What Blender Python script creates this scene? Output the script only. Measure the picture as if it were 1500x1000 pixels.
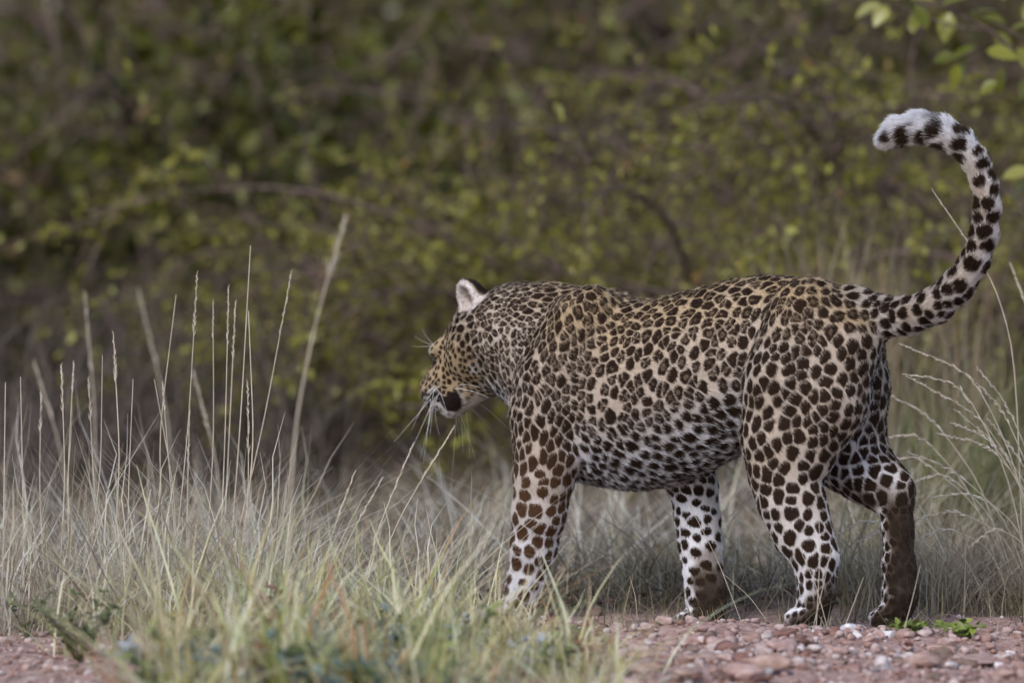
import bpy, math, random
import numpy as np
from mathutils import Vector, Matrix

for o in list(bpy.data.objects):
    bpy.data.objects.remove(o, do_unlink=True)
scene = bpy.context.scene
COL = scene.collection
rng = np.random.default_rng(11)
random.seed(11)

# ------------------------------------------------------------------ camera, sky, sun, exposure
CAM_H, CAM_D, K = 1.0, 12.0, 2.06 / 12.0 / 1500.0
PITCH = math.atan((CAM_H - 0.566) / CAM_D)
cam_data = bpy.data.cameras.new("camera")
cam = bpy.data.objects.new("camera", cam_data)
COL.objects.link(cam)
cam.location = (0, -CAM_D, CAM_H)
cam.rotation_euler = (math.pi / 2 - PITCH, 0, 0)
cam_data.sensor_width = 36.0
cam_data.lens = 36.0 / (1500 * K)
cam_data.clip_start, cam_data.clip_end = 0.5, 2000.0
cam_data.dof.use_dof = True
cam_data.dof.focus_distance = 11.93
cam_data.dof.aperture_fstop = 2.5
scene.camera = cam

SUN_EL, SUN_AZ = math.radians(42), math.radians(208)   # high soft sun, behind the camera's left shoulder
world = bpy.data.worlds.new("World")
scene.world = world
world.use_nodes = True
wn = world.node_tree
sky = wn.nodes.new("ShaderNodeTexSky")
sky.sky_type = 'NISHITA'
sky.sun_disc = False
sky.sun_elevation = SUN_EL
sky.sun_rotation = SUN_AZ
sky.dust_density = 1.6
sky.air_density = 1.0
wn.links.new(sky.outputs[0], wn.nodes["Background"].inputs[0])
wn.nodes["Background"].inputs[1].default_value = 0.125
sun_data = bpy.data.lights.new("sun", 'SUN')
sun_data.energy = 1.15
sun_data.angle = math.radians(24)
sun_data.color = (1.0, 0.95, 0.90)
sun = bpy.data.objects.new("sun", sun_data)
COL.objects.link(sun)
sd = Vector((math.sin(SUN_AZ) * math.cos(SUN_EL), math.cos(SUN_AZ) * math.cos(SUN_EL), math.sin(SUN_EL)))
sun.rotation_euler = sd.to_track_quat('Z', 'Y').to_euler()
scene.view_settings.view_transform = 'Standard'
scene.view_settings.look = 'None'
scene.view_settings.gamma = 1.0
scene.view_settings.exposure = 0.70
scene.view_settings.use_curve_mapping = False
scene.cycles.use_denoising = True
scene.cycles.max_bounces = 6
scene.cycles.use_adaptive_sampling = True
scene.cycles_curves.shape = 'RIBBONS'
scene.render.film_transparent = False

_c, _s = math.cos(PITCH), math.sin(PITCH)


def ray(px, py):
    u, v = (px - 750.0) * K, -(py - 500.0) * K
    return np.array([u, _c + v * _s, -_s + v * _c])


def at(px, py, Y):
    """place seen at a pixel of the photograph, at depth Y"""
    d = ray(px, py)
    return np.array([0, -CAM_D, CAM_H]) + d * ((Y + CAM_D) / d[1])


# ------------------------------------------------------------------ helpers
def tag(o, label=None, cat=None, group=None, kind=None):
    if label: o["label"] = label
    if cat: o["category"] = cat
    if group: o["group"] = group
    if kind: o["kind"] = kind
    return o


def link(name, data, mat=None, parent=None):
    o = bpy.data.objects.new(name, data)
    COL.objects.link(o)
    if mat is not None and data is not None:
        data.materials.append(mat)
    if parent is not None:
        o.parent = parent
    return o


def mesh_np(name, V, faces, smooth=False):
    """V (n,3); faces: list of (m,k) int arrays"""
    me = bpy.data.meshes.new(name)
    V = np.asarray(V, np.float32)
    if not isinstance(faces, (list, tuple)):
        faces = [faces]
    faces = [np.asarray(f, np.int32) for f in faces if len(f)]
    nl = sum(f.size for f in faces)
    nf = sum(len(f) for f in faces)
    me.vertices.add(len(V))
    me.vertices.foreach_set("co", V.ravel())
    me.loops.add(nl)
    me.loops.foreach_set("vertex_index", np.concatenate([f.ravel() for f in faces]))
    me.polygons.add(nf)
    tot = np.concatenate([np.full(len(f), f.shape[1], np.int32) for f in faces])
    st = np.concatenate([[0], np.cumsum(tot)[:-1]]).astype(np.int32)
    me.polygons.foreach_set("loop_start", st)
    me.polygons.foreach_set("loop_total", tot)
    if smooth:
        me.polygons.foreach_set("use_smooth", np.ones(nf, bool))
    me.update(calc_edges=True)
    me.validate()
    return me


def nrm(v):
    v = np.asarray(v, float)
    return v / np.maximum(np.linalg.norm(v, axis=-1, keepdims=True), 1e-9)


class NT:
    def __init__(self, name):
        self.m = bpy.data.materials.new(name)
        self.m.use_nodes = True
        self.t = self.m.node_tree
        self.b = self.t.nodes["Principled BSDF"]

    def n(self, kind, **kw):
        x = self.t.nodes.new(kind)
        for k, v in kw.items():
            setattr(x, k, v)
        return x

    def l(self, a, b):
        self.t.links.new(a, b)


def ramp(T, stops):
    r = T.n("ShaderNodeValToRGB")
    e = r.color_ramp.elements
    while len(e) < len(stops):
        e.new(0.5)
    for x, (p, c) in zip(e, stops):
        x.position = p
        x.color = (*c, 1)
    return r


def mat_island(name, stops, rough=0.75, transl=0.0, noise_scale=None, noise_amt=0.3, spec=0.3):
    """colour chosen for each loose piece (leaf, blade, stone) from a ramp, optional fine mottling"""
    T = NT(name)
    g = T.n("ShaderNodeNewGeometry")
    r = ramp(T, stops)
    T.l(g.outputs["Random Per Island"], r.inputs[0])
    out = r.outputs[0]
    if noise_scale:
        nz = T.n("ShaderNodeTexNoise")
        nz.inputs["Scale"].default_value = noise_scale
        nz.inputs["Detail"].default_value = 5
        tc = T.n("ShaderNodeTexCoord")
        T.l(tc.outputs["Object"], nz.inputs["Vector"])
        mr = T.n("ShaderNodeMapRange")
        mr.inputs[1].default_value, mr.inputs[2].default_value = 0.3, 0.7
        mr.inputs[3].default_value, mr.inputs[4].default_value = 1 - noise_amt, 1 + noise_amt
        T.l(nz.outputs[0], mr.inputs[0])
        mx = T.n("ShaderNodeMix", data_type='RGBA', blend_type='MULTIPLY')
        mx.inputs[0].default_value = 1
        T.l(out, mx.inputs[6])
        T.l(mr.outputs[0], mx.inputs[7])
        out = mx.outputs[2]
        bp = T.n("ShaderNodeBump")
        bp.inputs["Strength"].default_value = 0.4
        bp.inputs["Distance"].default_value = 0.004
        T.l(nz.outputs[0], bp.inputs["Height"])
        T.l(bp.outputs[0], T.b.inputs["Normal"])
    T.l(out, T.b.inputs["Base Color"])
    T.b.inputs["Roughness"].default_value = rough
    T.b.inputs["Specular IOR Level"].default_value = spec
    if transl > 0:
        tr = T.n("ShaderNodeBsdfTranslucent")
        T.l(out, tr.inputs[0])
        ms = T.n("ShaderNodeMixShader")
        ms.inputs[0].default_value = transl
        T.l(T.b.outputs[0], ms.inputs[1])
        T.l(tr.outputs[0], ms.inputs[2])
        T.l(ms.outputs[0], T.t.nodes["Material Output"].inputs[0])
    return T.m


def mat_grass(name, A, Bq, scale=5.0, rough=.75, transl=.25):
    """blade colours from two ramps, drifting from one to the other over the ground as patches do"""
    T = NT(name)
    g = T.n("ShaderNodeNewGeometry"); ra_, rb_ = ramp(T, A), ramp(T, Bq)
    T.l(g.outputs["Random Per Island"], ra_.inputs[0]); T.l(g.outputs["Random Per Island"], rb_.inputs[0])
    tc = T.n("ShaderNodeTexCoord"); nz = T.n("ShaderNodeTexNoise"); nz.inputs["Scale"].default_value = scale; nz.inputs["Detail"].default_value = 4
    T.l(tc.outputs["Object"], nz.inputs["Vector"])
    mr = T.n("ShaderNodeMapRange"); mr.inputs[1].default_value, mr.inputs[2].default_value = .40, .60
    T.l(nz.outputs[0], mr.inputs[0])
    mx = T.n("ShaderNodeMix", data_type='RGBA'); T.l(mr.outputs[0], mx.inputs[0]); T.l(ra_.outputs[0], mx.inputs[6]); T.l(rb_.outputs[0], mx.inputs[7])
    T.l(mx.outputs[2], T.b.inputs["Base Color"]); T.b.inputs["Roughness"].default_value = rough; T.b.inputs["Specular IOR Level"].default_value = .25
    tr = T.n("ShaderNodeBsdfTranslucent"); T.l(mx.outputs[2], tr.inputs[0]); ms = T.n("ShaderNodeMixShader"); ms.inputs[0].default_value = transl
    T.l(T.b.outputs[0], ms.inputs[1]); T.l(tr.outputs[0], ms.inputs[2]); T.l(ms.outputs[0], T.t.nodes["Material Output"].inputs[0])
    return T.m


def value_noise(P, seed=0):
    """smooth 3-D value noise in [-1, 1]"""
    P = np.asarray(P, np.float64)
    i = np.floor(P).astype(np.int64)
    f = P - i
    f = f * f * (3 - 2 * f)

    def hsh(x, y, z):
        h = (x * 374761393 + y * 668265263 + z * 2147483647 + seed * 974711) & 0xFFFFFFFF
        h = ((h ^ (h >> 13)) * 1274126177) & 0xFFFFFFFF
        h = h ^ (h >> 16)
        return (h & 0xFFFF) / 32767.5 - 1
    r = 0
    for dx in (0, 1):
        for dy in (0, 1):
            for dz in (0, 1):
                w = (f[:, 0] if dx else 1 - f[:, 0]) * (f[:, 1] if dy else 1 - f[:, 1]) * (f[:, 2] if dz else 1 - f[:, 2])
                r = r + w * hsh(i[:, 0] + dx, i[:, 1] + dy, i[:, 2] + dz)
    return r


def sstep(x, a, b):
    t = np.clip((x - a) / (b - a), 0, 1)
    return t * t * (3 - 2 * t)
# ------------------------------------------------------------------ the leopard
YAW = math.radians(35)
LO = at(1030, 500, 0.0); LO[2] = 0.0
LH = np.array([-math.cos(YAW), math.sin(YAW), 0])      # its heading
LL = np.array([-math.sin(YAW), -math.cos(YAW), 0])     # its left side
LUP = np.array([0, 0, 1.0])
S = 1500 * K * CAM_D / 1500                            # metres in a photograph pixel at its depth


def to_local(w):
    d = np.asarray(w) - LO
    return np.stack([d @ LH, d @ LL, d @ LUP], -1)


def L(px, py, b):
    """leopard-local point seen at (px, py), b metres left of its mid plane"""
    o = np.array([0, -CAM_D, CAM_H]); d = ray(px, py)
    t = (b - (o - LO) @ LL) / (d @ LL)
    return to_local(o + d * t)


prims = []   # dicts: fn(points)->distance, k, box, part, flow


def cone(p, q, rp, rq, k=0.03, part='', flow=None):
    p, q = np.asarray(p, float), np.asarray(q, float)
    ax = q - p
    L2 = max(ax @ ax, 1e-9)

    def fn(X):
        t = np.clip(((X - p) @ ax) / L2, 0, 1)
        return np.linalg.norm(X - p - t[..., None] * ax, axis=-1) - (rp + (rq - rp) * t)
    r = max(rp, rq) + 0.06
    prims.append(dict(fn=fn, k=k, lo=np.minimum(p, q) - r, hi=np.maximum(p, q) + r, part=part,
                      flow=nrm(ax) if flow is None else nrm(flow), p=p, q=q, r=(rp + rq) / 2))


def ell(c, R, rad, k=0.02, part='', flow=(-1, 0, 0), sub=False):
    """ellipsoid, R rows are its axes"""
    c, R, rad = np.asarray(c, float), np.asarray(R, float), np.asarray(rad, float)

    def fn(X):
        y = (X - c) @ R.T
        k0 = np.linalg.norm(y / rad, axis=-1)
        k1 = np.linalg.norm(y / (rad * rad), axis=-1)
        return k0 * (k0 - 1) / np.maximum(k1, 1e-6)
    r = rad.max() + 0.05
    prims.append(dict(fn=fn, k=k, lo=c - r, hi=c + r, part=part, flow=nrm(flow), sub=sub, p=c, q=c, r=rad.mean()))


def chain(nodes, k=0.03, part='', flow=None):
    pts = [(L(n[0], n[1], n[2]) if len(n) == 4 else np.asarray(n[0]), n[-1] * S) for n in nodes]
    for (p, rp), (q, rq) in zip(pts[:-1], pts[1:]):
        cone(p, q, rp, rq, k, part, flow)
    return pts


# trunk: cross-sections along its axis, from the outline of back and belly
def curve(tab):
    P = np.array([[L(x, y, 0)[0], L(x, y, 0)[2]] for x, y in tab])
    P = P[np.argsort(P[:, 0])]
    x = np.linspace(P[0, 0], P[-1, 0], 300)
    y = np.interp(x, P[:, 0], P[:, 1])
    ker = np.hanning(27); ker /= ker.sum()
    yp = np.pad(y, 13, mode='edge')
    return x, np.convolve(yp, ker, 'valid')


top_t = curve([(768, 470), (780, 440), (800, 428), (850, 425), (890, 430), (930, 439), (960, 438), (1000, 428), (1060, 412), (1120, 402),
               (1180, 408), (1230, 423), (1262, 440), (1276, 470)])
bot_t = curve([(768, 590), (780, 640), (800, 672), (850, 700), (900, 710), (940, 714), (980, 706), (1020, 692), (1060, 672), (1100, 645),
               (1150, 622), (1200, 600), (1250, 560), (1276, 510)])
A0, A1 = top_t[0][0], top_t[0][-1]
wid_t = (np.array([L(x, 500, 0)[0] for x in (1276, 1262, 1230, 1180, 1130, 1080, 1020, 960, 900, 850, 800, 780, 768)]),
         np.array([.03, .055, .085, .103, .110, .116, .126, .132, .128, .114, .100, .08, .03]))


def trunk(X):
    a = X[..., 0]
    ac = np.clip(a, A0, A1)
    t = np.interp(ac, *top_t); bo = np.interp(ac, *bot_t); w = np.interp(ac, *wid_t)
    zc = (t + bo) / 2 - 0.01; ru = t - zc; rd = zc - bo
    dz = X[..., 2] - zc
    rv = np.where(dz > 0, ru, rd)
    wl = w * (1 - 0.10 * np.clip(dz / ru, 0, 1))
    q = np.sqrt((dz / rv) ** 2 + (X[..., 1] / wl) ** 2)
    d = (q - 1) * np.minimum(rv, wl)
    return np.hypot(np.maximum(d, 0), a - ac) + np.minimum(d, 0)


prims.append(dict(fn=trunk, k=0.03, lo=np.array([A0 - .05, -.25, .15]), hi=np.array([A1 + .05, .25, .85]), part='trunk',
                  flow=nrm((-1, 0, -.3)), p=None, q=None, r=.13))
# neck
chain([(860, 530, 0, 92), (790, 505, .0, 78), (748, 492, .0, 66), (722, 492, -.0, 58)], .05, 'neck', (-1, 0, -.35))

# head frame
hd = nrm(np.array([-.124, .070, -.104]))
hl = nrm(np.array([-.53, -.84, 0]) + 0.17 * LUP)
hl = nrm(hl - (hl @ hd) * hd)
hu = np.cross(hd, hl)
_M = np.stack([LH, LL, LUP])
HF, HL_, HU = _M @ hd, _M @ hl, _M @ hu
HC = L(706, 503, 0.0)
HS = 1.10
HR = np.stack([HF, HL_, HU])


def H(f, l, u):
    return HC + HS * (f * HF + l * HL_ + u * HU)


ell(H(-.012, 0, .008), HR, HS * np.array((.080, .068, .062)), .02, 'head')
for sgn in (1, -1):
    ell(H(.000, sgn * .043, -.024), HR, HS * np.array((.058, .036, .050)), .025, 'head')
ell(H(.045, 0, .024), HR, HS * np.array((.050, .050, .030)), .02, 'head')
cone(H(.055, 0, -.014), H(.126, 0, -.022), .050 * HS, .036 * HS, .02, 'head')
cone(H(.06, 0, .018), H(.140, 0, .002), .026 * HS, .017 * HS, .012, 'head')
for sgn in (1, -1):
    ell(H(.122, sgn * .019, -.026), HR, HS * np.array((.030, .021, .022)), .01, 'head')
    ell(H(.066, sgn * .041, .030), HR, HS * np.array((.022, .015, .012)), .012, 'head')       # brow
ell(H(.147, 0, -.004), HR, HS * np.array((.013, .018, .012)), .006, 'nose')
cone(H(.02, 0, -.050), H(.116, 0, -.058), .044 * HS, .025 * HS, .015, 'head')
cone(H(.0, 0, -.045), L(770, 530, 0), .05, .075, .04, 'neck', (-1, 0, -.4))
# ears: a cup each
for sgn in (1, -1):
    ec = H(-.050, sgn * .050, .062)
    eu = nrm(HU * .92 + sgn * HL_ * .42 - HF * .25)
    en = nrm(HF * .52 + sgn * HL_ * .85); en = nrm(en - (en @ eu) * eu)
    es = np.cross(eu, en)
    ER = np.stack([en, es, eu])
    ell(ec, ER, (.028, .038, .041), .012, 'ear' + ('L' if sgn > 0 else 'R'), eu)
    ell(ec + en * .020 + eu * .004, ER, (.028, .029, .034), .006, 'earin', eu, sub=True)
    if sgn > 0:
        EAR = (ec, en, es, eu)
    else:
        EAR_R = (ec, en, es, eu)


def paw(c, r, part, fwd=(1, 0, 0), drop=0.0, tl=.042):
    """toes spread in front of a foot whose middle is c"""
    f = nrm(fwd); sd_ = np.array([-f[1], f[0], 0])
    for i, off in enumerate((-.033, -.012, .012, .033)):
        ln = tl * (1.0 if i in (1, 2) else .78)
        base = c + sd_ * off * .75
        tip = c + f * ln + sd_ * off * 1.02 + np.array([0, 0, -.004 - drop])
        cone(base, tip, r * .62, .0165, .010, part, (0.5, 0, -1))


# near fore leg (left side)
chain([(845, 470, .070, 42), (805, 560, .095, 50), (798, 610, .103, 50), (800, 660, .105, 46), (797, 700, .103, 42)], .016, 'legA', (-.55, 0, -.85))
chain([(868, 452, .060, 34), (838, 540, .088, 40), (815, 620, .098, 42)], .020, 'legA', (-.85, 0, -.5))
chain([(812, 640, .1, 36), (830, 668, .1, 15)], .03, 'legA', (0, 0, -1))
fa = chain([(797, 700, .103, 42), (790, 750, .103, 38), (782, 800, .10, 32), (770, 850, .10, 25), (764, 872, .10, 22), (757, 890, .10, 21)], .02, 'legA')
paw(fa[-1][0] + np.array([.004, 0, -.004]), .030, 'pawA', tl=.034)
# far fore leg (right side)
shR = L(805, 560, .095); shR[1] = -.09
scR = L(845, 470, .07); scR[1] = -.07
chain([(scR, 42), (shR, 48)], .028, 'legB')
chain([(shR, 48), (955, 650, -.085, 44), (1008, 688, -.085, 36)], .028, 'legB', (0, 0, -1))
fb = chain([(1008, 688, -.085, 36), (1016, 715, -.085, 33), (1022, 760, -.085, 31), (1026, 800, -.085, 29), (1031, 840, -.085, 27),
            (1034, 872, -.085, 27), (1035, 900, -.085, 27)], .02, 'legB')
paw(fb[-1][0] + np.array([.006, 0, -.006]), .034, 'pawB', tl=.036)
# near hind leg (left side)
chain([(1185, 470, .055, 62), (1160, 560, .080, 68), (1146, 640, .098, 58), (1148, 692, .102, 48)], .018, 'thighC', (-.75, 0, -.65))
chain([(1235, 505, .050, 52), (1215, 590, .070, 50), (1180, 670, .09, 40)], .03, 'thighC', (-.6, 0, -.8))
chain([(1148, 692, .102, 48), (1158, 735, .102, 44), (1172, 778, .102, 38), (1192, 816, .102, 31)], .02, 'shankC')
chain([(1180, 740, .102, 30), (1213, 813, .102, 13)], .02, 'shankC')
fc = chain([(1196, 818, .102, 29), (1197, 845, .102, 25), (1196, 872, .102, 24), (1191, 895, .102, 23)], .018, 'metaC')
paw(fc[-1][0] + np.array([.0, 0, -.006]), .031, 'pawC', tl=.034)
# far hind leg (right side), heel raised behind
chain([(1240, 490, -.055, 54), (1246, 570, -.07, 52), (1243, 640, -.08, 50), (1238, 672, -.085, 43)], .03, 'thighD')
chain([(1200, 560, -.05, 55), (1222, 650, -.08, 48)], .03, 'thighD')
chain([(1232, 668, -.085, 44), (1270, 692, -.085, 42), (1298, 715, -.085, 33), (1311, 730, -.085, 25)], .025, 'shankD')
chain([(1285, 690, -.085, 26), (1325, 706, -.085, 12)], .02, 'shankD')
fd = chain([(1313, 722, -.085, 23), (1315, 775, -.085, 21), (1317, 830, -.085, 22), (1319, 868, -.085, 24), (1316, 890, -.085, 22)], .018, 'metaD')
paw(fd[-1][0] + np.array([.010, 0, -.004]), .029, 'pawD', drop=.012, tl=.026)
# tail
TAIL = [(1255, 458, 0, 36), (1290, 463, 0, 27), (1330, 463, 0, 24), (1370, 447, 0, 22.5), (1402, 420, -.005, 21), (1428, 382, -.01, 18),
        (1441, 345, -.012, 17), (1446, 305, -.015, 16), (1442, 270, -.015, 15.5), (1430, 238, -.012, 15.5), (1408, 210, -.008, 16),
        (1378, 193, 0, 17), (1346, 187, .005, 17), (1315, 193, .01, 15), (1298, 204, .012, 10)]
tail_pts = chain(TAIL, .03, 'tail')
for p in prims[-(len(TAIL) - 2):]:
    p['k'] = .012

# ---- distance field on a grid -> surface (surface nets)
HV = .005
g0 = np.min([p['lo'] for p in prims], 0) + .03
g1 = np.max([p['hi'] for p in prims], 0) - .03
dims = np.ceil((g1 - g0) / HV).astype(int) + 1
F = np.full(dims, 1.0, np.float32)
gx = [g0[i] + HV * np.arange(dims[i]) for i in range(3)]
for p in sorted(prims, key=lambda q: bool(q.get('sub'))):
    i0 = np.clip(np.floor((p['lo'] - g0) / HV).astype(int), 0, dims - 1)
    i1 = np.clip(np.ceil((p['hi'] - g0) / HV).astype(int) + 1, 1, dims)
    sl = tuple(slice(a, b) for a, b in zip(i0, i1))
    X = np.stack(np.meshgrid(*[gx[i][sl[i]] for i in range(3)], indexing='ij'), -1)
    d = p['fn'](X).astype(np.float32)
    k = p['k']
    f = F[sl]
    if p.get('sub'):
        h = np.maximum(k - np.abs(f + d), 0) / k
        F[sl] = np.maximum(f, -d) + h * h * k * .25
    else:
        h = np.maximum(k - np.abs(f - d), 0) / k
        F[sl] = np.minimum(f, d) - h * h * k * .25


def surface_nets(F, g0, h):
    ins = F < 0
    nx, ny, nz = F.shape
    c = np.zeros((nx - 1, ny - 1, nz - 1), np.int8)
    for dx in (0, 1):
        for dy in (0, 1):
            for dz in (0, 1):
                c += ins[dx:nx - 1 + dx, dy:ny - 1 + dy, dz:nz - 1 + dz]
    cells = np.argwhere((c > 0) & (c < 8))
    idx = np.full(c.shape, -1, np.int64)
    idx[tuple(cells.T)] = np.arange(len(cells))
    acc = np.zeros((len(cells), 3)); cnt = np.zeros(len(cells))
    corners = [np.array([(i >> 2) & 1, (i >> 1) & 1, i & 1]) for i in range(8)]
    for i in range(8):
        for ax in range(3):
            if corners[i][ax]:
                continue
            j = corners[i].copy(); j[ax] = 1
            fa_ = F[tuple((cells + corners[i]).T)]; fb_ = F[tuple((cells + j).T)]
            m = (fa_ < 0) != (fb_ < 0)
            t = fa_[m] / (fa_[m] - fb_[m])
            pt = np.tile(corners[i].astype(float), (m.sum(), 1)); pt[:, ax] = t
            acc[m] += pt; cnt[m] += 1
    V = g0 + h * (cells + acc / cnt[:, None])
    quads = []
    for ax in range(3):
        o1, o2 = [(1, 2), (2, 0), (0, 1)][ax]
        sa = [slice(1, -1)] * 3; sb = [slice(1, -1)] * 3
        sa[ax] = slice(0, -1); sb[ax] = slice(1, None)
        a_, b_ = ins[tuple(sa)], ins[tuple(sb)]
        e = np.argwhere(a_ != b_)
        flip = a_[tuple(e.T)]
        base = e + 1; base[:, ax] = e[:, ax]
        u = np.zeros(3, int); u[o1] = 1
        w = np.zeros(3, int); w[o2] = 1
        q = np.stack([idx[tuple((base - u - w).T)], idx[tuple((base - w).T)], idx[tuple(base.T)], idx[tuple((base - u).T)]], 1)
        q[~flip] = q[~flip][:, ::-1]
        quads.append(q)
    return V, np.concatenate(quads)


V0, Q0 = surface_nets(F, g0, HV)
del F
me0 = mesh_np("body_coarse", V0, [Q0], True)
tmp = link("body_tmp", me0)
sm = tmp.modifiers.new("sm", 'SMOOTH'); sm.factor = .5; sm.iterations = 2
md = tmp.modifiers.new("sub", 'SUBSURF'); md.levels = 1; md.render_levels = 1
dg = bpy.context.evaluated_depsgraph_get()
body_me = bpy.data.meshes.new_from_object(tmp.evaluated_get(dg))
bpy.data.objects.remove(tmp, do_unlink=True)
bpy.data.meshes.remove(me0)
body_me.name = "leopard_body"
nv = len(body_me.vertices)
V = np.empty(nv * 3, np.float32); body_me.vertices.foreach_get("co", V); V = V.reshape(-1, 3).astype(float)
N = np.empty(nv * 3, np.float32); body_me.vertex_normals.foreach_get("vector", N); N = N.reshape(-1, 3).astype(float)
body_me.polygons.foreach_set("use_smooth", np.ones(len(body_me.polygons), bool))
print("body verts", nv, "dims", dims)

# ---- which part of the animal each vertex belongs to, and how its hair lies
parts = sorted(set(p['part'] for p in prims if not p.get('sub')))
PD = {q: np.full(nv, 1.0) for q in parts}
flow = np.zeros((nv, 3)); wsum = np.zeros(nv)
for p in prims:
    if p.get('sub'):
        continue
    d = p['fn'](V)
    PD[p['part']] = np.minimum(PD[p['part']], d)
    w = np.exp(-np.clip(d, -.02, 1) / .012)
    if p['part'] in ('head', 'nose'):
        fl = nrm(V - H(.16, 0, .0))
        flow += w[:, None] * fl
    else:
        flow += w[:, None] * p['flow']
flow = nrm(flow)
flow = flow - (flow * N).sum(1, keepdims=True) * N
flow = nrm(flow + 1e-5)


def near(*names, s=.012):
    """soft membership of the named parts against all others"""
    a = np.min([PD[n] for n in names], 0)
    b = np.min([PD[n] for n in parts if n not in names], 0)
    return sstep(b - a, -s, s)


hloc = (V - HC) @ HR.T / HS      # head coordinates
m_head = near('head', 'nose', 'earL', 'earR', s=.02)
m_ear = near('earL', 'earR', s=.004)
m_tail = near('tail', s=.02)
m_leg = near('legA', 'legB', 'pawA', 'pawB', 'shankC', 'metaC', 'pawC', 'shankD', 'metaD', 'pawD', 'thighC', 'thighD', s=.02)
m_fore = near('legA', 'legB', 'pawA', 'pawB', s=.02)
m_paw = near('pawA', 'pawB', 'pawC', 'pawD', s=.01)
m_neck = near('neck', s=.03)
Z = V[:, 2]
# ventral side: low on the trunk, inside and low on the legs
tt = np.interp(V[:, 0], *top_t); bb = np.interp(V[:, 0], *bot_t)
rel = (Z - bb) / np.maximum(tt - bb, .05)
low = sstep(-rel, -.46, -.06)
whit = low * (1 - m_leg) * (1 - m_head) * (1 - m_tail)
inner = np.clip(-np.sign(V[:, 1]) * N[:, 1], 0, 1)
whit = np.maximum(whit, m_leg * np.clip(sstep(.36 - Z, .0, .32) * .9 + .75 * inner, 0, 1))

for c_, rad_, amt in ((L(848, 660, .10), .032, .9), (L(1066, 664, .10), .030, .9), (L(1240, 640, -.02), .045, .8), (L(838, 720, .09), .02, .5)):
    whit = np.maximum(whit, amt * np.exp(-(np.linalg.norm(V - c_, axis=1) / rad_) ** 2))      # pale elbow, flank fold, inner thigh
# ---- tail coordinates
TP = np.array([p for p, r in tail_pts]); seg = np.linalg.norm(np.diff(TP, axis=0), axis=1); cum = np.concatenate([[0], np.cumsum(seg)])
tu = np.zeros(nv); tside = np.zeros(nv); best = np.full(nv, 9.0)
for i in range(len(seg)):
    ax = (TP[i + 1] - TP[i]) / seg[i]
    t = np.clip((V - TP[i]) @ ax, 0, seg[i])
    dv = V - TP[i] - t[:, None] * ax
    d = np.linalg.norm(dv, axis=1)
    m = d < best
    best[m] = d[m]; tu[m] = (cum[i] + t[m]) / cum[-1]
    inn = np.cross(ax, np.array([0, 1.0, 0])); inn = nrm(inn)     # towards the inside of the curl
    tside[m] = (nrm(dv)[m] @ inn)
if tside[(tu > .9) & (m_tail > .5) & (Z < np.median(Z[(tu > .9) & (m_tail > .5)]))].mean() < 0:
    tside = -tside
tail_white = m_tail * np.clip(.12 + sstep(tu, .60, .88) * (.3 + .5 * sstep(-tside, -.8, .2)) + sstep(-tside, .3, .9) * .35, 0, 1)
whit = np.maximum(whit, tail_white)
# face: white chin, lips, brow, cheek
hf, hl2, hu2 = hloc[:, 0], hloc[:, 1], hloc[:, 2]
cam_l = to_local(np.array([0, -CAM_D, CAM_H]))
fac_ = (N * nrm(cam_l - V)).sum(1)
Wd = LO + V[:, :1] * LH + V[:, 1:2] * LL + V[:, 2:3] * LUP - np.array([0, -CAM_D, CAM_H])
dep = Wd @ np.array([0, _c, -_s])
PX = 750 + Wd[:, 0] / dep / K; PY = 500 - (Wd @ np.array([0, _s, _c])) / dep / K


def face_at(px, py):
    """head coordinates of the skin seen at a pixel"""
    m = np.flatnonzero((m_head > .5) & (fac_ > .1))
    j = m[np.argmin((PX[m] - px) ** 2 + (PY[m] - py) ** 2 + dep[m] * 20)]
    return hloc[j]


LIP, CHK = face_at(661, 589), face_at(694, 540)
print("lip", LIP, "cheek", CHK, "chin bottom", PY[m_head > .5].max(), "nose", PX[m_head > .5].min())


def mark(c, rad):
    """soft round mark at c and its mirror on the other side of the face"""
    return np.exp(-(((hloc[:, 0] - c[0]) / rad) ** 2 + ((np.abs(hloc[:, 1]) - abs(c[1])) / rad) ** 2 + ((hloc[:, 2] - c[2]) / (rad * .75)) ** 2) ** 2)


chin = .5 * m_head * sstep(-hu2, .052, .064) * sstep(hf, .055, .085)
cheekw = m_head * .6 * mark(CHK, .016)
browp = m_head * np.exp(-((hf - .078) ** 2 + (np.abs(hl2) - .040) ** 2 + (hu2 - .038) ** 2) / .012 ** 2)
backcheek = m_head * .55 * np.exp(-((hf + .035) ** 2 + (hu2 - .03) ** 2) / .024 ** 2)
padw = m_head * sstep(hf, .095, .12) * sstep(-hu2, .018, .03)
whit = np.clip(np.maximum.reduce([whit, chin, cheekw, browp, backcheek, padw * .6]), 0, 1)

# ---- spots: a centre for each, thrown on the skin with a spacing that changes over the body
R = np.full(nv, .0345)
R = R * (1 - m_neck) + .0235 * m_neck
sh = np.exp(-((V[:, 0] - L(810, 560, .1)[0]) / .10) ** 2) * sstep(Z, .2, .3)
R = R * (1 - sh * .24)
R = np.where(m_fore > .5, .028 + .004 * sstep(-Z, -.4, -.25), R)
R = np.where(near('thighC', 'thighD') > .5, .035, R)
R = np.where(near('shankC', 'shankD') > .5, .033, R)
R = np.where(near('metaC', 'metaD') > .5, .022, R)
R = np.where(m_paw > .5, .016, R)
R = R * (1 - m_tail) + m_tail * (.029 + .008 * sstep(tu, .3, .6))
hr_ = .0125 + .008 * sstep(-hf, -.01, .06)
R = R * (1 - m_head) + hr_ * m_head
R *= .655 + .145 * m_head + .145 * m_tail + .12 * m_leg * sstep(-Z, -.42, -.25)
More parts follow.
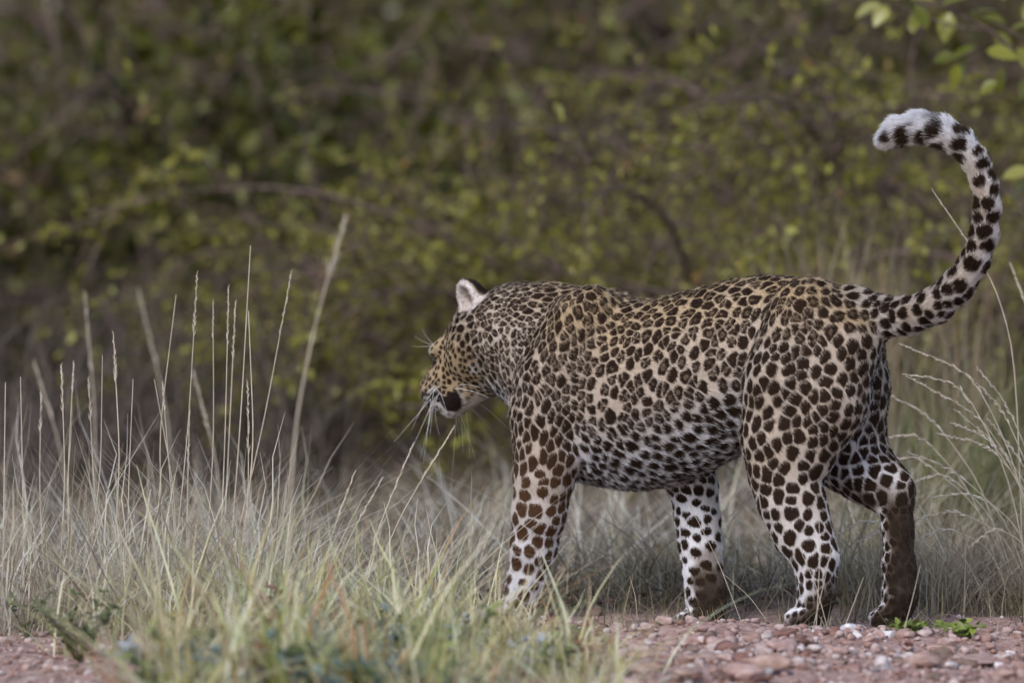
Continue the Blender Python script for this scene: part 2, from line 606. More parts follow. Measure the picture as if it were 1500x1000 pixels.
R *= 1 + .20 * value_noise(V * 14, 3) + .16 * value_noise(V * 45, 4)
order = rng.permutation(nv)[:45000]
cent = np.zeros((6000, 3)); crad = np.zeros(6000); nc = 0; cid = []
for i in order:
    if nc:
        d = np.abs(cent[:nc] - V[i])
        if (((d * d).sum(1)) < (.5 * (R[i] + crad[:nc]) * .93) ** 2).any():
            continue
    cent[nc] = V[i]; crad[nc] = R[i]; nc += 1; cid.append(i)
    if nc >= 6000:
        break
cid = np.array(cid); cent = cent[:nc]; crad = crad[:nc]
tors = (m_leg[cid] < .6) & (m_head[cid] < .3) & (m_tail[cid] < .3) & (rel[cid] > .22) & (m_neck[cid] < .6)
tors |= (near('thighC')[cid] > .5) & (rel[cid] > .60)
hub = np.zeros(nc, bool)          # open tawny middles that the dark spots stand round
for i in rng.permutation(np.flatnonzero(tors)):
    hs = np.flatnonzero(hub)
    if not len(hs) or np.linalg.norm(cent[hs] - cent[i], axis=1).min() > 2.05 * crad[i]:
        hub[i] = rng.random() < .0
crad = np.where(hub, crad * .62, crad)
print("spots", nc)
cN = N[cid]
# stretch direction of each spot: vertical on shoulder and legs, along the body low on the belly
st = 1.22 + .12 * rng.random(nc)
td = np.tile(np.array([-.25, 0, 1.0]), (nc, 1))
cw = sstep(low[cid] * (1 - m_leg[cid]), .15, .85)
td = td * (1 - cw[:, None]) + np.array([1, 0, .1]) * cw[:, None]
st = 1 + (st - 1) * np.abs(1 - 2 * cw * .95)
bk = (rel[cid] > .80) & (m_leg[cid] < .5) & (m_head[cid] < .5) & (m_tail[cid] < .5)
td[bk] = (1, 0, 0)
tl_ = m_tail[cid] > .5
td[tl_] = flow[cid][tl_]
st[tl_] = .74
st[(sh[cid] > .3) | (m_neck[cid] > .5)] = 1.55
st[m_head[cid] > .5] = 1.15
fl_ = (m_fore[cid] > .5) & (Z[cid] < .30)
st[fl_] = 1.0
st[(V[cid][:, 1] < 0) & fl_] = .72
hs = np.flatnonzero(hub)
for i in (np.flatnonzero(tors & ~hub) if len(hs) else []):          # spots beside an open middle bend round it
    dv_ = cent[hs] - cent[i]; dd = np.linalg.norm(dv_, axis=1); j = dd.argmin()
    if dd[j] < 1.6 * crad[i]:
        td[i] = np.cross(cN[i], dv_[j]); st[i] = 1.45
td = nrm(td - (td * cN).sum(1, keepdims=True) * cN)
warp = np.stack([value_noise(V * 60, 21), value_noise(V * 60, 22), value_noise(V * 60, 23)], 1) * .0062 \
    + np.stack([value_noise(V * 150, 24), value_noise(V * 150, 25), value_noise(V * 150, 26)], 1) * .0016
wscale = np.clip(R / .034, .3, 1.1)[:, None]
VW = (V + warp * wscale).astype(np.float32)
F1 = np.full(nv, 9, np.float32); F2 = F1.copy(); I1 = np.zeros(nv, int); I2 = np.zeros(nv, int)
c32, t32 = cent.astype(np.float32), td.astype(np.float32)
B = .10                           # spatial blocks so that each vertex meets only the centres round it
key = np.floor(V / B).astype(int)
kk = key[:, 0] * 10007 + key[:, 1] * 101 + key[:, 2]
so = np.argsort(kk, kind='stable')
bnd = np.flatnonzero(np.diff(kk[so])) + 1
for grp in np.split(so, bnd):
    lo, hi = V[grp].min(0) - .085, V[grp].max(0) + .085
    cs = np.flatnonzero(((cent > lo) & (cent < hi)).all(1))
    if not len(cs):
        continue
    D = VW[grp][:, None, :] - c32[cs][None]
    dot = (D * t32[cs][None]).sum(2)
    d2 = (D * D).sum(2) - (1 - 1 / st[cs][None] ** 2) * dot * dot
    d2 += .0006 * (1 - N[grp] @ cN[cs].T)
    d = np.sqrt(np.maximum(d2, 0)) / crad[cs][None]
    o = np.argsort(d, 1)
    F1[grp] = np.take_along_axis(d, o[:, :1], 1)[:, 0]
    I1[grp] = cs[o[:, 0]]
    if len(cs) > 1:
        I2[grp] = cs[o[:, 1]]
        F2[grp] = np.take_along_axis(d, o[:, 1:2], 1)[:, 0]
gap = F2 - F1
netw = .10 + .06 * value_noise(V * 25, 5) + .12 * m_head - .03 * m_tail
netw = netw + .05 * whit
size = (.525 + .085 * rng.random(nc) + .12 * (m_tail[cid] > .5) - .03 * (m_head[cid] > .5))[I1]
soft = .07
dark = sstep(gap, netw - soft, netw + soft) * sstep(-F1, -size - .05, -size + .05)
# rosettes: open centre and broken ring on back, flank, shoulder
cu = nrm(np.cross(cN, td)); DV = V - cent[I1]
ang = np.arctan2((DV * td[I1]).sum(1), (DV * cu[I1]).sum(1))
ros = (m_leg[cid] < .6) & (m_head[cid] < .3) & (m_tail[cid] < .3) & (rel[cid] > .30)
ros |= (near('thighC')[cid] > .5) & (rel[cid] > .55)
ros |= (near('legA')[cid] > .5) & (Z[cid] > .42)
ros &= rng.random(nc) < .86
ros &= ~hub
nlob = rng.integers(2, 5, nc); ph = rng.random(nc) * 6.283
gapw = .84 + .16 * rng.random(nc)
rI = ros[I1].astype(float)
cr_ = .02 + .15 * rng.random(nc)
ctr = rI * sstep(-F1, -cr_[I1] - .09, -cr_[I1] + .06)
brk = rI * sstep(np.cos(nlob[I1] * ang + ph[I1] + 1.2 * value_noise(V * 45, 8)), gapw[I1], gapw[I1] + .12) * sstep(F1, .10, .2)
dark_ring = dark * (1 - ctr * .92)
light_gap = dark * brk

tan = np.array([.385, .285, .175]); white = np.array([.68, .68, .73]); blk = np.array([.020, .0090, .0040])
brown = np.array([.085, .050, .024]); greytan = np.array([.46, .395, .35])
wmix = np.clip(whit + .12 * value_noise(V * 30, 9), 0, 1)[:, None]
base = tan * (1 - wmix) + white * wmix
side = np.clip(sstep(-rel, -.98, -.45) * (1 - m_head) + .8 * m_neck + m_tail, 0, 1)[:, None]
base = base * (1 - side * .75) + (greytan * (1 - wmix) + white * wmix) * side * .75
base = base * (1 - .35 * m_head[:, None]) + .35 * m_head[:, None] * (base * .7 + white * .3 * wmix)
hubm = hub[I1].astype(float)
nexth = np.where(hub[I1] | hub[I2], 1.0, 0.0) * sstep(-gap, -.30, -.05)
C = base.copy()
# brown inside the rosettes
inr = (ctr * dark)[:, None]
C = C * (1 - inr) + (brown * .96 + base * .04) * inr
dk = np.clip(dark_ring - light_gap * .8, 0, 1) * (1 - hubm)
hb_ = np.clip(hubm * sstep(-F1, -.62, -.36) + nexth * .55, 0, 1)[:, None] * .9
C = C * (1 - hb_) + np.array([.105, .066, .036]) * hb_
dk *= 1 - .9 * m_tail * sstep(tu, .82, .90) * sstep(-tside, .15, .5)
dk *= 1 - .97 * np.maximum(browp, chin)
spotc = blk[None] * np.ones((nv, 1))
spotc = spotc + (m_fore * sstep(-Z, -.42, -.25) * (V[:, 1] > 0))[:, None] * np.array([.045, .022, .010])
C = C * (1 - dk[:, None]) + spotc * dk[:, None]


def paint(m, col):
    global C
    m = np.clip(m * 1.2, 0, 1)[:, None]
    C = C * (1 - m) + np.array(col) * m


mott = .80 + .20 * value_noise(V * 70, 13)


def axis_back(part):
    """1 on the hind face of a lower leg"""
    return (.65 + .45 * mott) * near(part, s=.012) * sstep(-N[:, 0] + .45 * value_noise(V * 60, 12), *((-.70, .20) if part == 'metaD' else (-.10, .60)))


def stain(m, col):
    """darkening that keeps the spots readable where it is thin"""
    global C
    m = np.clip(m, 0, 1)[:, None]
    C = np.maximum(C, .004) ** (1 - m) * np.array(col) ** m


sole = np.array([.019, .012, .008]); nz1 = value_noise(V * 60, 12); nz2 = value_noise(V * 28, 14)
back = -N[:, 0]
stain(near('metaD', 'shankD', 'pawD', s=.012) * sstep(-Z + .02 * nz2, -.310, -.225) * sstep(back + .30 * nz1, -.45, .25) * (.86 + .14 * nz1), sole * 1.25)
stain(near('metaC', 'pawC', 'shankC', s=.012) * sstep(-Z + .02 * nz2, -.135, -.045) * sstep(back + .30 * nz1, -.15, .70) * .95, sole * 1.3)
stain(near('legB', 'pawB', s=.008) * sstep(-Z + .03 * nz2, -.155, -.045) * sstep(back + .30 * nz1, -.10, .45) * .93, sole * 1.6)
# ear: dark back, white inside
for (ec, en, es, eu) in (EAR, EAR_R):
    e = (V - ec)
    me_ = near('earL', 'earR', s=.004) * (np.linalg.norm(e, axis=1) < .07)
    fr = (N @ en)
    paint(me_ * sstep(-fr, -.10, .25), (.022, .013, .010))
    paint(me_ * sstep(fr, -.05, .3), (.66, .60, .58))
    paint(me_ * sstep(fr, .4, .8) * sstep(-(e @ en), -.004, .008) * .75, (.30, .21, .18))
# lips, nose, eye rims
lipd = np.sqrt(((hloc[:, 0] - LIP[0]) / 1.25) ** 2 + ((np.abs(hl2) - abs(LIP[1])) / 1.3) ** 2 + (hu2 - LIP[2]) ** 2) + .002 * value_noise(V * 55, 91) * 2.4
paint(m_head * sstep(hf, .035, .06) * sstep(-hu2, -LIP[2] + .012, -LIP[2] + .022) * .85, (.60, .52, .48))
paint(m_head * sstep(-lipd, -.0215, -.0165), (.016, .010, .008))
lt = np.clip((hf - LIP[0]) / (.140 - LIP[0]), 0, 1)
paint(m_head * (hf > LIP[0]) * np.exp(-((hu2 - (LIP[2] + .008 + ( -.022 - LIP[2] - .008) * lt)) / .0042) ** 2) * (np.abs(hl2) > .008), (.016, .010, .008))
paint(m_head * sstep(hf, .10, .12) * np.exp(-((hu2 + .040) / .006) ** 2), (.02, .012, .01))
paint(near('nose', s=.003) * sstep(hf, .146, .152), (.20, .09, .08))
for k_ in range(4):
    paint(m_head * sstep(hf, .092, .100) * np.exp(-((hu2 + .016 + .0065 * k_ + .04 * (hf - .11)) / .0016) ** 2) * .7 * (np.abs(hl2) > .012), (.03, .018, .014))
for sgn in (1, -1):
    e = hloc - np.array([.092, sgn * .031, .020])
    paint(m_head * np.exp(-(np.linalg.norm(e * np.array([1, .8, 1.5]), axis=1) / .013) ** 4), (.015, .01, .008))
C = np.clip(C, 0, 1)
at_c = body_me.attributes.new("coat", 'FLOAT_COLOR', 'POINT')
at_c.data.foreach_set("color", np.concatenate([C, np.ones((nv, 1))], 1).astype(np.float32).ravel())

leopard = bpy.data.objects.new("leopard", None)
COL.objects.link(leopard)
leopard.matrix_world = Matrix(((LH[0], LL[0], 0, LO[0]), (LH[1], LL[1], 0, LO[1]), (0, 0, 1, 0), (0, 0, 0, 1)))
tag(leopard, "spotted leopard walking with its head lowered and its white tipped tail curled up", "leopard")

T = NT("leopard_skin")
a_ = T.n("ShaderNodeAttribute", attribute_name="coat")
T.l(a_.outputs["Color"], T.b.inputs["Base Color"])
T.b.inputs["Roughness"].default_value = .8
T.b.inputs["Specular IOR Level"].default_value = .15
body = link("body", body_me, T.m, leopard)

# ---- fur: real strands, coloured at the root
nq = len(body_me.polygons)
lv = np.empty(nq * 4, np.int32); body_me.loops.foreach_get("vertex_index", lv); lv = lv.reshape(-1, 4)
qa = np.linalg.norm(np.cross(V[lv[:, 2]] - V[lv[:, 0]], V[lv[:, 3]] - V[lv[:, 1]]), axis=1) * .5
print("skin area", qa.sum())
NH = 330000
dens = 1 + .9 * m_head + .5 * m_tail + .5 * whit
qi = rng.choice(nq, NH, p=(qa * dens[lv[:, 0]]) / (qa * dens[lv[:, 0]]).sum())
uu, vv = rng.random(NH), rng.random(NH)
bw = np.stack([(1 - uu) * (1 - vv), uu * (1 - vv), uu * vv, (1 - uu) * vv], 1)


def lerp(A):
    return (A[lv[qi]] * bw.reshape(NH, 4, *([1] * (A.ndim - 1)))).sum(1)


hp, hn, hfl, hc = lerp(V), nrm(lerp(N)), nrm(lerp(flow)), lerp(C)
ln = np.full(nv, .0080)
ln += .009 * whit * (1 - m_leg) * (1 - m_head) * (1 - m_tail)
ln = ln * (1 - m_leg) + m_leg * (.0065 + .003 * sstep(Z, .25, .5))
ln = ln * (1 - m_tail) + m_tail * (.010 + .008 * sstep(tu, .6, .9))
ln = ln * (1 - m_head) + m_head * (.004 + .008 * sstep(-hf, -.06, .03) + .006 * chin)
ln = ln * (1 - m_ear) + m_ear * .007
ln = np.where(m_paw > .5, .006, ln)
hln = lerp(ln) * rng.uniform(.6, 1.25, NH)
jit = rng.normal(0, .17, (NH, 3))
clump = np.stack([value_noise(hp * 90, 31), value_noise(hp * 90, 32), value_noise(hp * 90, 33)], 1) * .18
dirn = nrm(hfl + jit + clump)
lift = lerp(.30 + .35 * whit * (1 - m_leg) + .25 * m_tail + .45 * m_ear) * rng.uniform(.5, 1.5, NH)
d0 = nrm(dirn + hn * (lift * 1.9)[:, None]); d1 = nrm(dirn + hn * (lift * .9)[:, None]); d2_ = nrm(dirn + hn * (lift * .25)[:, None])
P0 = hp - hn * .001
P1 = P0 + d0 * (hln * .34)[:, None]; P2 = P1 + d1 * (hln * .33)[:, None]; P3 = P2 + d2_ * (hln * .33)[:, None]
pts = np.stack([P0, P1, P2, P3], 1).astype(np.float32)
hcv = bpy.data.hair_curves.new("fur")
hcv.add_curves([4] * NH)
hcv.attributes["position"].data.foreach_set("vector", pts.ravel()) if "position" in hcv.attributes else hcv.position_data.foreach_set("vector", pts.ravel())
ra = hcv.attributes.get("radius") or hcv.attributes.new("radius", 'FLOAT', 'POINT')
ra.data.foreach_set("value", (np.tile(np.array([.00040, .00038, .00030, .00006]), (NH, 1))).astype(np.float32).ravel())
hcol = np.clip(hc * rng.uniform(.82, 1.18, (NH, 1)), 0, 1)
ca = hcv.attributes.new("coat", 'FLOAT_COLOR', 'CURVE')
ca.data.foreach_set("color", np.concatenate([hcol, np.ones((NH, 1))], 1).astype(np.float32).ravel())
T = NT("leopard_fur")
T.t.nodes.remove(T.b)
hb = T.n("ShaderNodeBsdfHairPrincipled")
hb.parametrization = 'COLOR'
a_ = T.n("ShaderNodeAttribute", attribute_name="coat")
T.l(a_.outputs["Color"], hb.inputs["Color"])
hb.inputs["Roughness"].default_value = .55
hb.inputs["Radial Roughness"].default_value = .7
df = T.n("ShaderNodeBsdfDiffuse")
T.l(a_.outputs["Color"], df.inputs["Color"])
mx = T.n("ShaderNodeMixShader"); mx.inputs[0].default_value = .72
T.l(hb.outputs[0], mx.inputs[1]); T.l(df.outputs[0], mx.inputs[2])
T.l(mx.outputs[0], T.t.nodes["Material Output"].inputs[0])
fur = link("fur", hcv, T.m, leopard)

# ---- eyes and whiskers
import bmesh
T = NT("eye_amber"); T.b.inputs["Roughness"].default_value = .08
tc = T.n("ShaderNodeTexCoord"); r_ = ramp(T, [(0, (.01, .008, .005)), (.35, (.01, .008, .005)), (.42, (.45, .30, .05)), (.8, (.25, .2, .05)), (1, (.02, .01, .01))])
gr = T.n("ShaderNodeTexGradient", gradient_type='SPHERICAL'); T.l(tc.outputs["Object"], gr.inputs[0])
inv = T.n("ShaderNodeMath", operation='SUBTRACT'); inv.inputs[0].default_value = 1; T.l(gr.outputs[1], inv.inputs[1])
T.l(inv.outputs[0], r_.inputs[0]); T.l(r_.outputs[0], T.b.inputs["Base Color"])
eye_mat = T.m
for sgn in (1, -1):
    bm = bmesh.new(); bmesh.ops.create_uvsphere(bm, u_segments=20, v_segments=12, radius=.0135)
    em = bpy.data.meshes.new("eye"); bm.to_mesh(em); bm.free()
    em.polygons.foreach_set("use_smooth", np.ones(len(em.polygons), bool))
    e = link("eye", em, eye_mat, leopard); e.location = H(.084, sgn * .027, .016)


def tube(pts, rad, sides=5):
    """open tube along points; returns V, quads"""
    P = np.asarray(pts, float); n = len(P)
    t = nrm(np.gradient(P, axis=0))
    ref = np.array([0.31, 0.12, 1.0]) if abs(t[0][2]) < .9 else np.array([1.0, 0.1, 0])
    a = nrm(np.cross(t, ref)); b = np.cross(t, a)
    an = np.arange(sides) * 2 * math.pi / sides
    r = np.broadcast_to(np.asarray(rad, float), (n,))
    V = P[:, None] + r[:, None, None] * (a[:, None] * np.cos(an)[None, :, None] + b[:, None] * np.sin(an)[None, :, None])
    i = np.arange(n - 1)[:, None] * sides; j = np.arange(sides)[None]
    q = np.stack([i + j, i + (j + 1) % sides, i + sides + (j + 1) % sides, i + sides + j], -1).reshape(-1, 4)
    return V.reshape(-1, 3), q


T = NT("whisker_white"); T.b.inputs["Base Color"].default_value = (.85, .84, .82, 1); T.b.inputs["Roughness"].default_value = .35
wh_mat = T.m
for sgn in (1, -1):
    for k_ in range(9):
        row, c_ = divmod(k_, 3)
        p = H(.108 + .010 * c_, sgn * (.040 - .004 * c_), -.030 - .006 * row)
        dr = nrm(-HF * (.05 + .25 * (2 - c_)) + sgn * HL_ * .55 - LUP * (.75 - .10 * row)) if k_ % 2 else nrm(HF * .15 + sgn * HL_ * .35 - LUP * .9)
        dr = nrm(dr + rng.normal(0, .16, 3))
        ln_ = random.uniform(.06, .12)
        s_ = np.linspace(0, 1, 8)[:, None]
        pt = p + dr * ln_ * s_ + np.array([0, 0, -1]) * ln_ * .35 * s_ ** 2 + rng.normal(0, .012, 3) * s_ ** 2
        link("whisker", mesh_np("whisker", *tube(pt, np.linspace(.00045, .00012, 8), 4)), wh_mat, leopard)
    for k_ in range(4):       # cheek whiskers sweeping back under the jaw
        p = H(.075 - .012 * k_, sgn * .040, -.056)
        s_ = np.linspace(0, 1, 8)[:, None]
        dr = nrm(-HF * .95 + sgn * HL_ * .15 - LUP * (.55 - .1 * k_) + np.array([-.1, 0, 0]))
        pt = p + dr * random.uniform(.07, .10) * s_ + np.array([0, 0, -1]) * .02 * s_ ** 2
        link("whisker", mesh_np("whisker", *tube(pt, np.linspace(.00055, .00012, 8), 4)), wh_mat, leopard)
    for k_ in range(3):       # brow hairs
        p = H(.070, sgn * .040, .040)
        s_ = np.linspace(0, 1, 8)[:, None]
        dr = nrm(HF * (.2 + .5 * k_) + sgn * HL_ * (.5 - .15 * k_) + HU * (.9 - .15 * k_))
        pt = p + dr * (.045 + .008 * k_) * s_ - HF * .012 * s_ ** 2
        link("whisker", mesh_np("whisker", *tube(pt, np.linspace(.0003, .0001, 8), 4)), wh_mat, leopard)
# ------------------------------------------------------------------ ground
ctrl = []
for q in ('pawA', 'pawB', 'pawC', 'pawD'):
    m = near(q) > .6
    i = np.flatnonzero(m)[np.argmin(Z[m])]
    c = V[m].mean(0)
    w_ = LO + c[0] * LH + c[1] * LL
    ctrl.append((w_[0], w_[1], Z[i] - .001))
print("paws", ctrl)


def gh(x, y):
    x, y = np.broadcast_arrays(np.asarray(x, float), np.asarray(y, float))
    P = np.stack([x.ravel(), y.ravel(), np.zeros(x.size)], 1)
    z = .013 * value_noise(P * 2.2, 41) + .009 * value_noise(P * 7, 42) + .0055 * value_noise(P * 19, 43)
    z *= np.clip(1 - (np.hypot(P[:, 0], P[:, 1]) - 5) / 10, .0, 1)
    z += .022 * np.exp(-((P[:, 1] + .45) / .09) ** 2) * sstep(P[:, 0], .15, .35)          # low bank of gravel before the hind feet
    for cx, cy, cz in ctrl:
        w = np.exp(-((P[:, 0] - cx) ** 2 + (P[:, 1] - cy) ** 2) / .085 ** 2)
        z = z * (1 - w) + cz * w
    far = np.clip(P[:, 1] - 30, 0, None)
    return (z + .002 * far).reshape(x.shape)


def G(px, py):
    """ground point seen at a pixel"""
    Y = 0.0
    for _ in range(12):
        d = ray(px, py); z = float(gh(at(px, py, Y)[0], Y))
        t = (z - CAM_H) / d[2]
        Y = float(np.clip(-CAM_D + t * d[1], -8, 25))
    p = at(px, py, Y); p[2] = z
    return p


xs = np.unique(np.concatenate([np.linspace(-220, -6, 26), np.arange(-6, -2, .2), np.arange(-2, 2, .028), np.arange(2, 6, .2), np.linspace(6, 220, 26)]))
ys = np.unique(np.concatenate([np.linspace(-40, -4, 14), np.arange(-4, -2.4, .1), np.arange(-2.4, 1.2, .028), np.arange(1.2, 14, .12), np.linspace(14, 420, 40)]))
GX, GY = np.meshgrid(xs, ys, indexing='ij')
GZ = gh(GX, GY)
ii = np.arange(len(xs) - 1)[:, None] * len(ys) + np.arange(len(ys) - 1)[None]
gq = np.stack([ii, ii + len(ys), ii + len(ys) + 1, ii + 1], -1).reshape(-1, 4)
T = NT("soil")
tc = T.n("ShaderNodeTexCoord")
sx = T.n("ShaderNodeSeparateXYZ"); T.l(tc.outputs["Object"], sx.inputs[0])
n1 = T.n("ShaderNodeTexNoise"); n1.inputs["Scale"].default_value = 3.0; n1.inputs["Detail"].default_value = 8
n2 = T.n("ShaderNodeTexNoise"); n2.inputs["Scale"].default_value = 55; n2.inputs["Detail"].default_value = 6
T.l(tc.outputs["Object"], n1.inputs["Vector"]); T.l(tc.outputs["Object"], n2.inputs["Vector"])
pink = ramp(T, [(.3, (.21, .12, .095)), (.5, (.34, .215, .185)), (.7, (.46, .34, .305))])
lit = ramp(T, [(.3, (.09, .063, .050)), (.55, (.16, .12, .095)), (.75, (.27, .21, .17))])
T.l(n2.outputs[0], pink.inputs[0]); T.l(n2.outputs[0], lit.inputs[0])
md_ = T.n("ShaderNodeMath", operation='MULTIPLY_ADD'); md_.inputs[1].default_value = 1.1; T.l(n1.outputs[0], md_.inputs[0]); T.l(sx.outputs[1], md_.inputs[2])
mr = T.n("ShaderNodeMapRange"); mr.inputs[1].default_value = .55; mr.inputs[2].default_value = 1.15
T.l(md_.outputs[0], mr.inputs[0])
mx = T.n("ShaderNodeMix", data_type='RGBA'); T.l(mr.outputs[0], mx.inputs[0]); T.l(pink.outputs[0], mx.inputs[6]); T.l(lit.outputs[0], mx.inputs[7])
T.l(mx.outputs[2], T.b.inputs["Base Color"]); T.b.inputs["Roughness"].default_value = .95
bp = T.n("ShaderNodeBump"); bp.inputs["Strength"].default_value = .6; bp.inputs["Distance"].default_value = .008
T.l(n2.outputs[0], bp.inputs["Height"]); T.l(bp.outputs[0], T.b.inputs["Normal"])
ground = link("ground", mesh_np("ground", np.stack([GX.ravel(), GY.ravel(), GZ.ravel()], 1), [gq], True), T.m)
tag(ground, kind="structure")

# ------------------------------------------------------------------ stones
def ico(sub):
    bm = bmesh.new(); bmesh.ops.create_icosphere(bm, subdivisions=sub, radius=1)
    v = np.array([x.co[:] for x in bm.verts]); f = np.array([[l.index for l in x.verts] for x in bm.faces]); bm.free()
    return v, f


ICO1, ICO2, ICO3 = ico(1), ico(2), ico(3)


def stone_shape(base, seed, rough=.28):
    v, f = base
    r = np.random.default_rng(seed)
    v = v * (1 + rough * value_noise(v * 1.3 + seed * 7.3, seed)[:, None] + .16 * value_noise(v * 3.1 + seed, seed + 1)[:, None])
    for _ in range(9):       # broken faces
        n = nrm(r.normal(size=3)); h = r.uniform(.40, .80)
        d = v @ n - h
        v = v - np.outer(np.clip(d, 0, None) * .9, n)
    return v * np.array([1, r.uniform(.7, 1), r.uniform(.5, .8)]), f


def rotz(v, a):
    c, s = math.cos(a), math.sin(a)
    return v @ np.array([[c, s, 0], [-s, c, 0], [0, 0, 1]])


gravel_mat = mat_island("gravel_stone", [(0, (.13, .075, .062)), (.12, (.25, .15, .125)), (.35, (.32, .205, .18)), (.62, (.41, .29, .265)), (.86, (.44, .35, .335)),
                                         (.98, (.54, .47, .46)), (1, (.66, .62, .63))], .9, noise_scale=70, noise_amt=.30)
shapes1 = [stone_shape(ICO1, i) for i in range(12)]
shapes2 = [stone_shape(ICO2, i + 40) for i in range(10)]
GV, GF, off = [], [], 0
for n_, shp, r0, r1, x0, x1, y0, y1 in ((11000, shapes1, .002, .007, -1.4, 1.6, -1.7, .15), (4300, shapes2, .005, .014, -1.4, 1.6, -1.6, .1), (900, shapes1, .004, .012, -2, 2.2, .1, 2.5),
                                        (800, shapes2, .009, .022, .1, 1.5, -1.1, -.22)):
    X_ = rng.uniform(x0, x1, n_); Y_ = rng.uniform(y0, y1, n_); Zg = gh(X_, Y_)
    keep = rng.random(n_) < np.where(Y_ < -.12 + .12 * value_noise(np.stack([X_ * 3, Y_ * 0, X_ * 0], 1), 55), 1, .22)
    for j in np.flatnonzero(keep):
        if any((X_[j] - c[0]) ** 2 + (Y_[j] - c[1]) ** 2 < .055 ** 2 for c in ctrl):
            continue
        v, f = shp[rng.integers(len(shp))]
        r_ = r0 + (r1 - r0) * rng.random() ** 2.5
        v = rotz(v * r_, rng.random() * 6.28) + np.array([X_[j], Y_[j], Zg[j] + r_ * .32])
        GV.append(v); GF.append(f + off); off += len(v)
gravel = link("gravel", mesh_np("gravel", np.concatenate(GV), [np.concatenate(GF)]), gravel_mat)
tag(gravel, "loose pink and grey gravel strewn over the bare ground", "gravel", kind="stuff")


def mat_stone(name, c0, c1):
    T = NT(name)
    tc = T.n("ShaderNodeTexCoord"); nz = T.n("ShaderNodeTexNoise"); nz.inputs["Scale"].default_value = 45; nz.inputs["Detail"].default_value = 7
    T.l(tc.outputs["Object"], nz.inputs["Vector"])
    r = ramp(T, [(.35, c0), (.65, c1)]); T.l(nz.outputs[0], r.inputs[0]); T.l(r.outputs[0], T.b.inputs["Base Color"])
    T.b.inputs["Roughness"].default_value = .9
    bp = T.n("ShaderNodeBump"); bp.inputs["Strength"].default_value = .5; bp.inputs["Distance"].default_value = .004
    T.l(nz.outputs[0], bp.inputs["Height"]); T.l(bp.outputs[0], T.b.inputs["Normal"])
    return T.m


st_white = mat_stone("stone_white", (.50, .47, .50), (.80, .78, .80))
st_pink = mat_stone("stone_pink", (.30, .18, .155), (.50, .36, .33))
st_red = mat_stone("stone_red", (.13, .06, .05), (.27, .14, .115))
st_brown = mat_stone("stone_brown", (.10, .065, .05), (.24, .17, .14))
st_grey = mat_stone("stone_grey", (.22, .19, .19), (.45, .41, .41))


def stone(px, py, wpx, mat, seed, label, group=None, hz=1.0):
    p = G(px, py + wpx * .15)
    v, f = stone_shape(ICO3, seed, .42)
    r_ = wpx * S * (CAM_D + p[1]) / CAM_D / 2
    v = v * r_ * np.array([1, 1, hz])
    o = link("stone", mesh_np("stone", v, [f], False), mat)
    o.location = (p[0], p[1], p[2] + r_ * .25 * hz); o.rotation_euler = (0, 0, random.uniform(0, 6.28))
    tag(o, label, "stone", group)
    return o


stone(1250, 922, 36, st_white, 3, "bright white stone lying just behind the leopard's planted near hind paw", hz=1.1)
stone(1303, 930, 32, st_white, 5, "pale lavender stone under the leopard's raised far hind heel", hz=1.0)
stone(688, 908, 46, st_brown, 7, "rounded brown grey rock in front of the leopard's near fore paw", hz=1.3)
stone(870, 897, 34, st_brown, 9, "dark brown stone behind the leopard's near fore paw")
stone(1382, 962, 40, st_brown, 12, "dark brown stone half under the bright green weed")
stone(1150, 926, 52, st_red, 14, "flat rust red stone in front of the leopard's near hind paw", hz=.8)
stone(935, 918, 56, st_brown, 16, "long low brown clod on the gravel edge before the leopard's far fore paw", hz=.9)
for k_, (px, py, wd_) in enumerate([(1008, 926, 30), (1040, 931, 36), (1074, 927, 24), (1168, 924, 26), (1196, 928, 34), (1222, 925, 26), (1284, 932, 28), (1330, 930, 30), (742, 915, 30), (775, 918, 26), (806, 914, 22)]):
    stone(px, py, wd_, [st_pink, st_brown, st_red][k_ % 3], 60 + k_, "stone pressed against the toes of a leopard paw", "stones against the paws", .9)
clod = mat_stone("clod_soil", (.24, .145, .115), (.44, .31, .265))
for k_ in range(16):
    stone(random.uniform(900, 1490), random.uniform(935, 995), random.uniform(45, 80), clod, 300 + k_, "low crumbly clod of red soil on the bare strip", "soil clods on the bare strip", .55)
for k_ in range(72):
    px = random.uniform(900, 1495); py = random.uniform(932, 1000)
    m_ = random.choice([0, 0, 1, 1, 2, 2, 3])
    stone(px, py, random.choice([random.uniform(14, 30), random.uniform(24, 52)]), [st_pink, st_red, st_brown, st_grey][m_], 100 + k_,
          ["pink gravel stone lying loose on the bare strip", "dark red gravel stone lying loose on the bare strip",
           "brown gravel stone lying loose on the bare strip", "grey gravel stone lying loose on the bare strip"][m_],
          ["pink stones on the bare strip", "red stones on the bare strip", "brown stones on the bare strip", "grey stones on the bare strip"][m_],
          random.uniform(.7, 1.1))

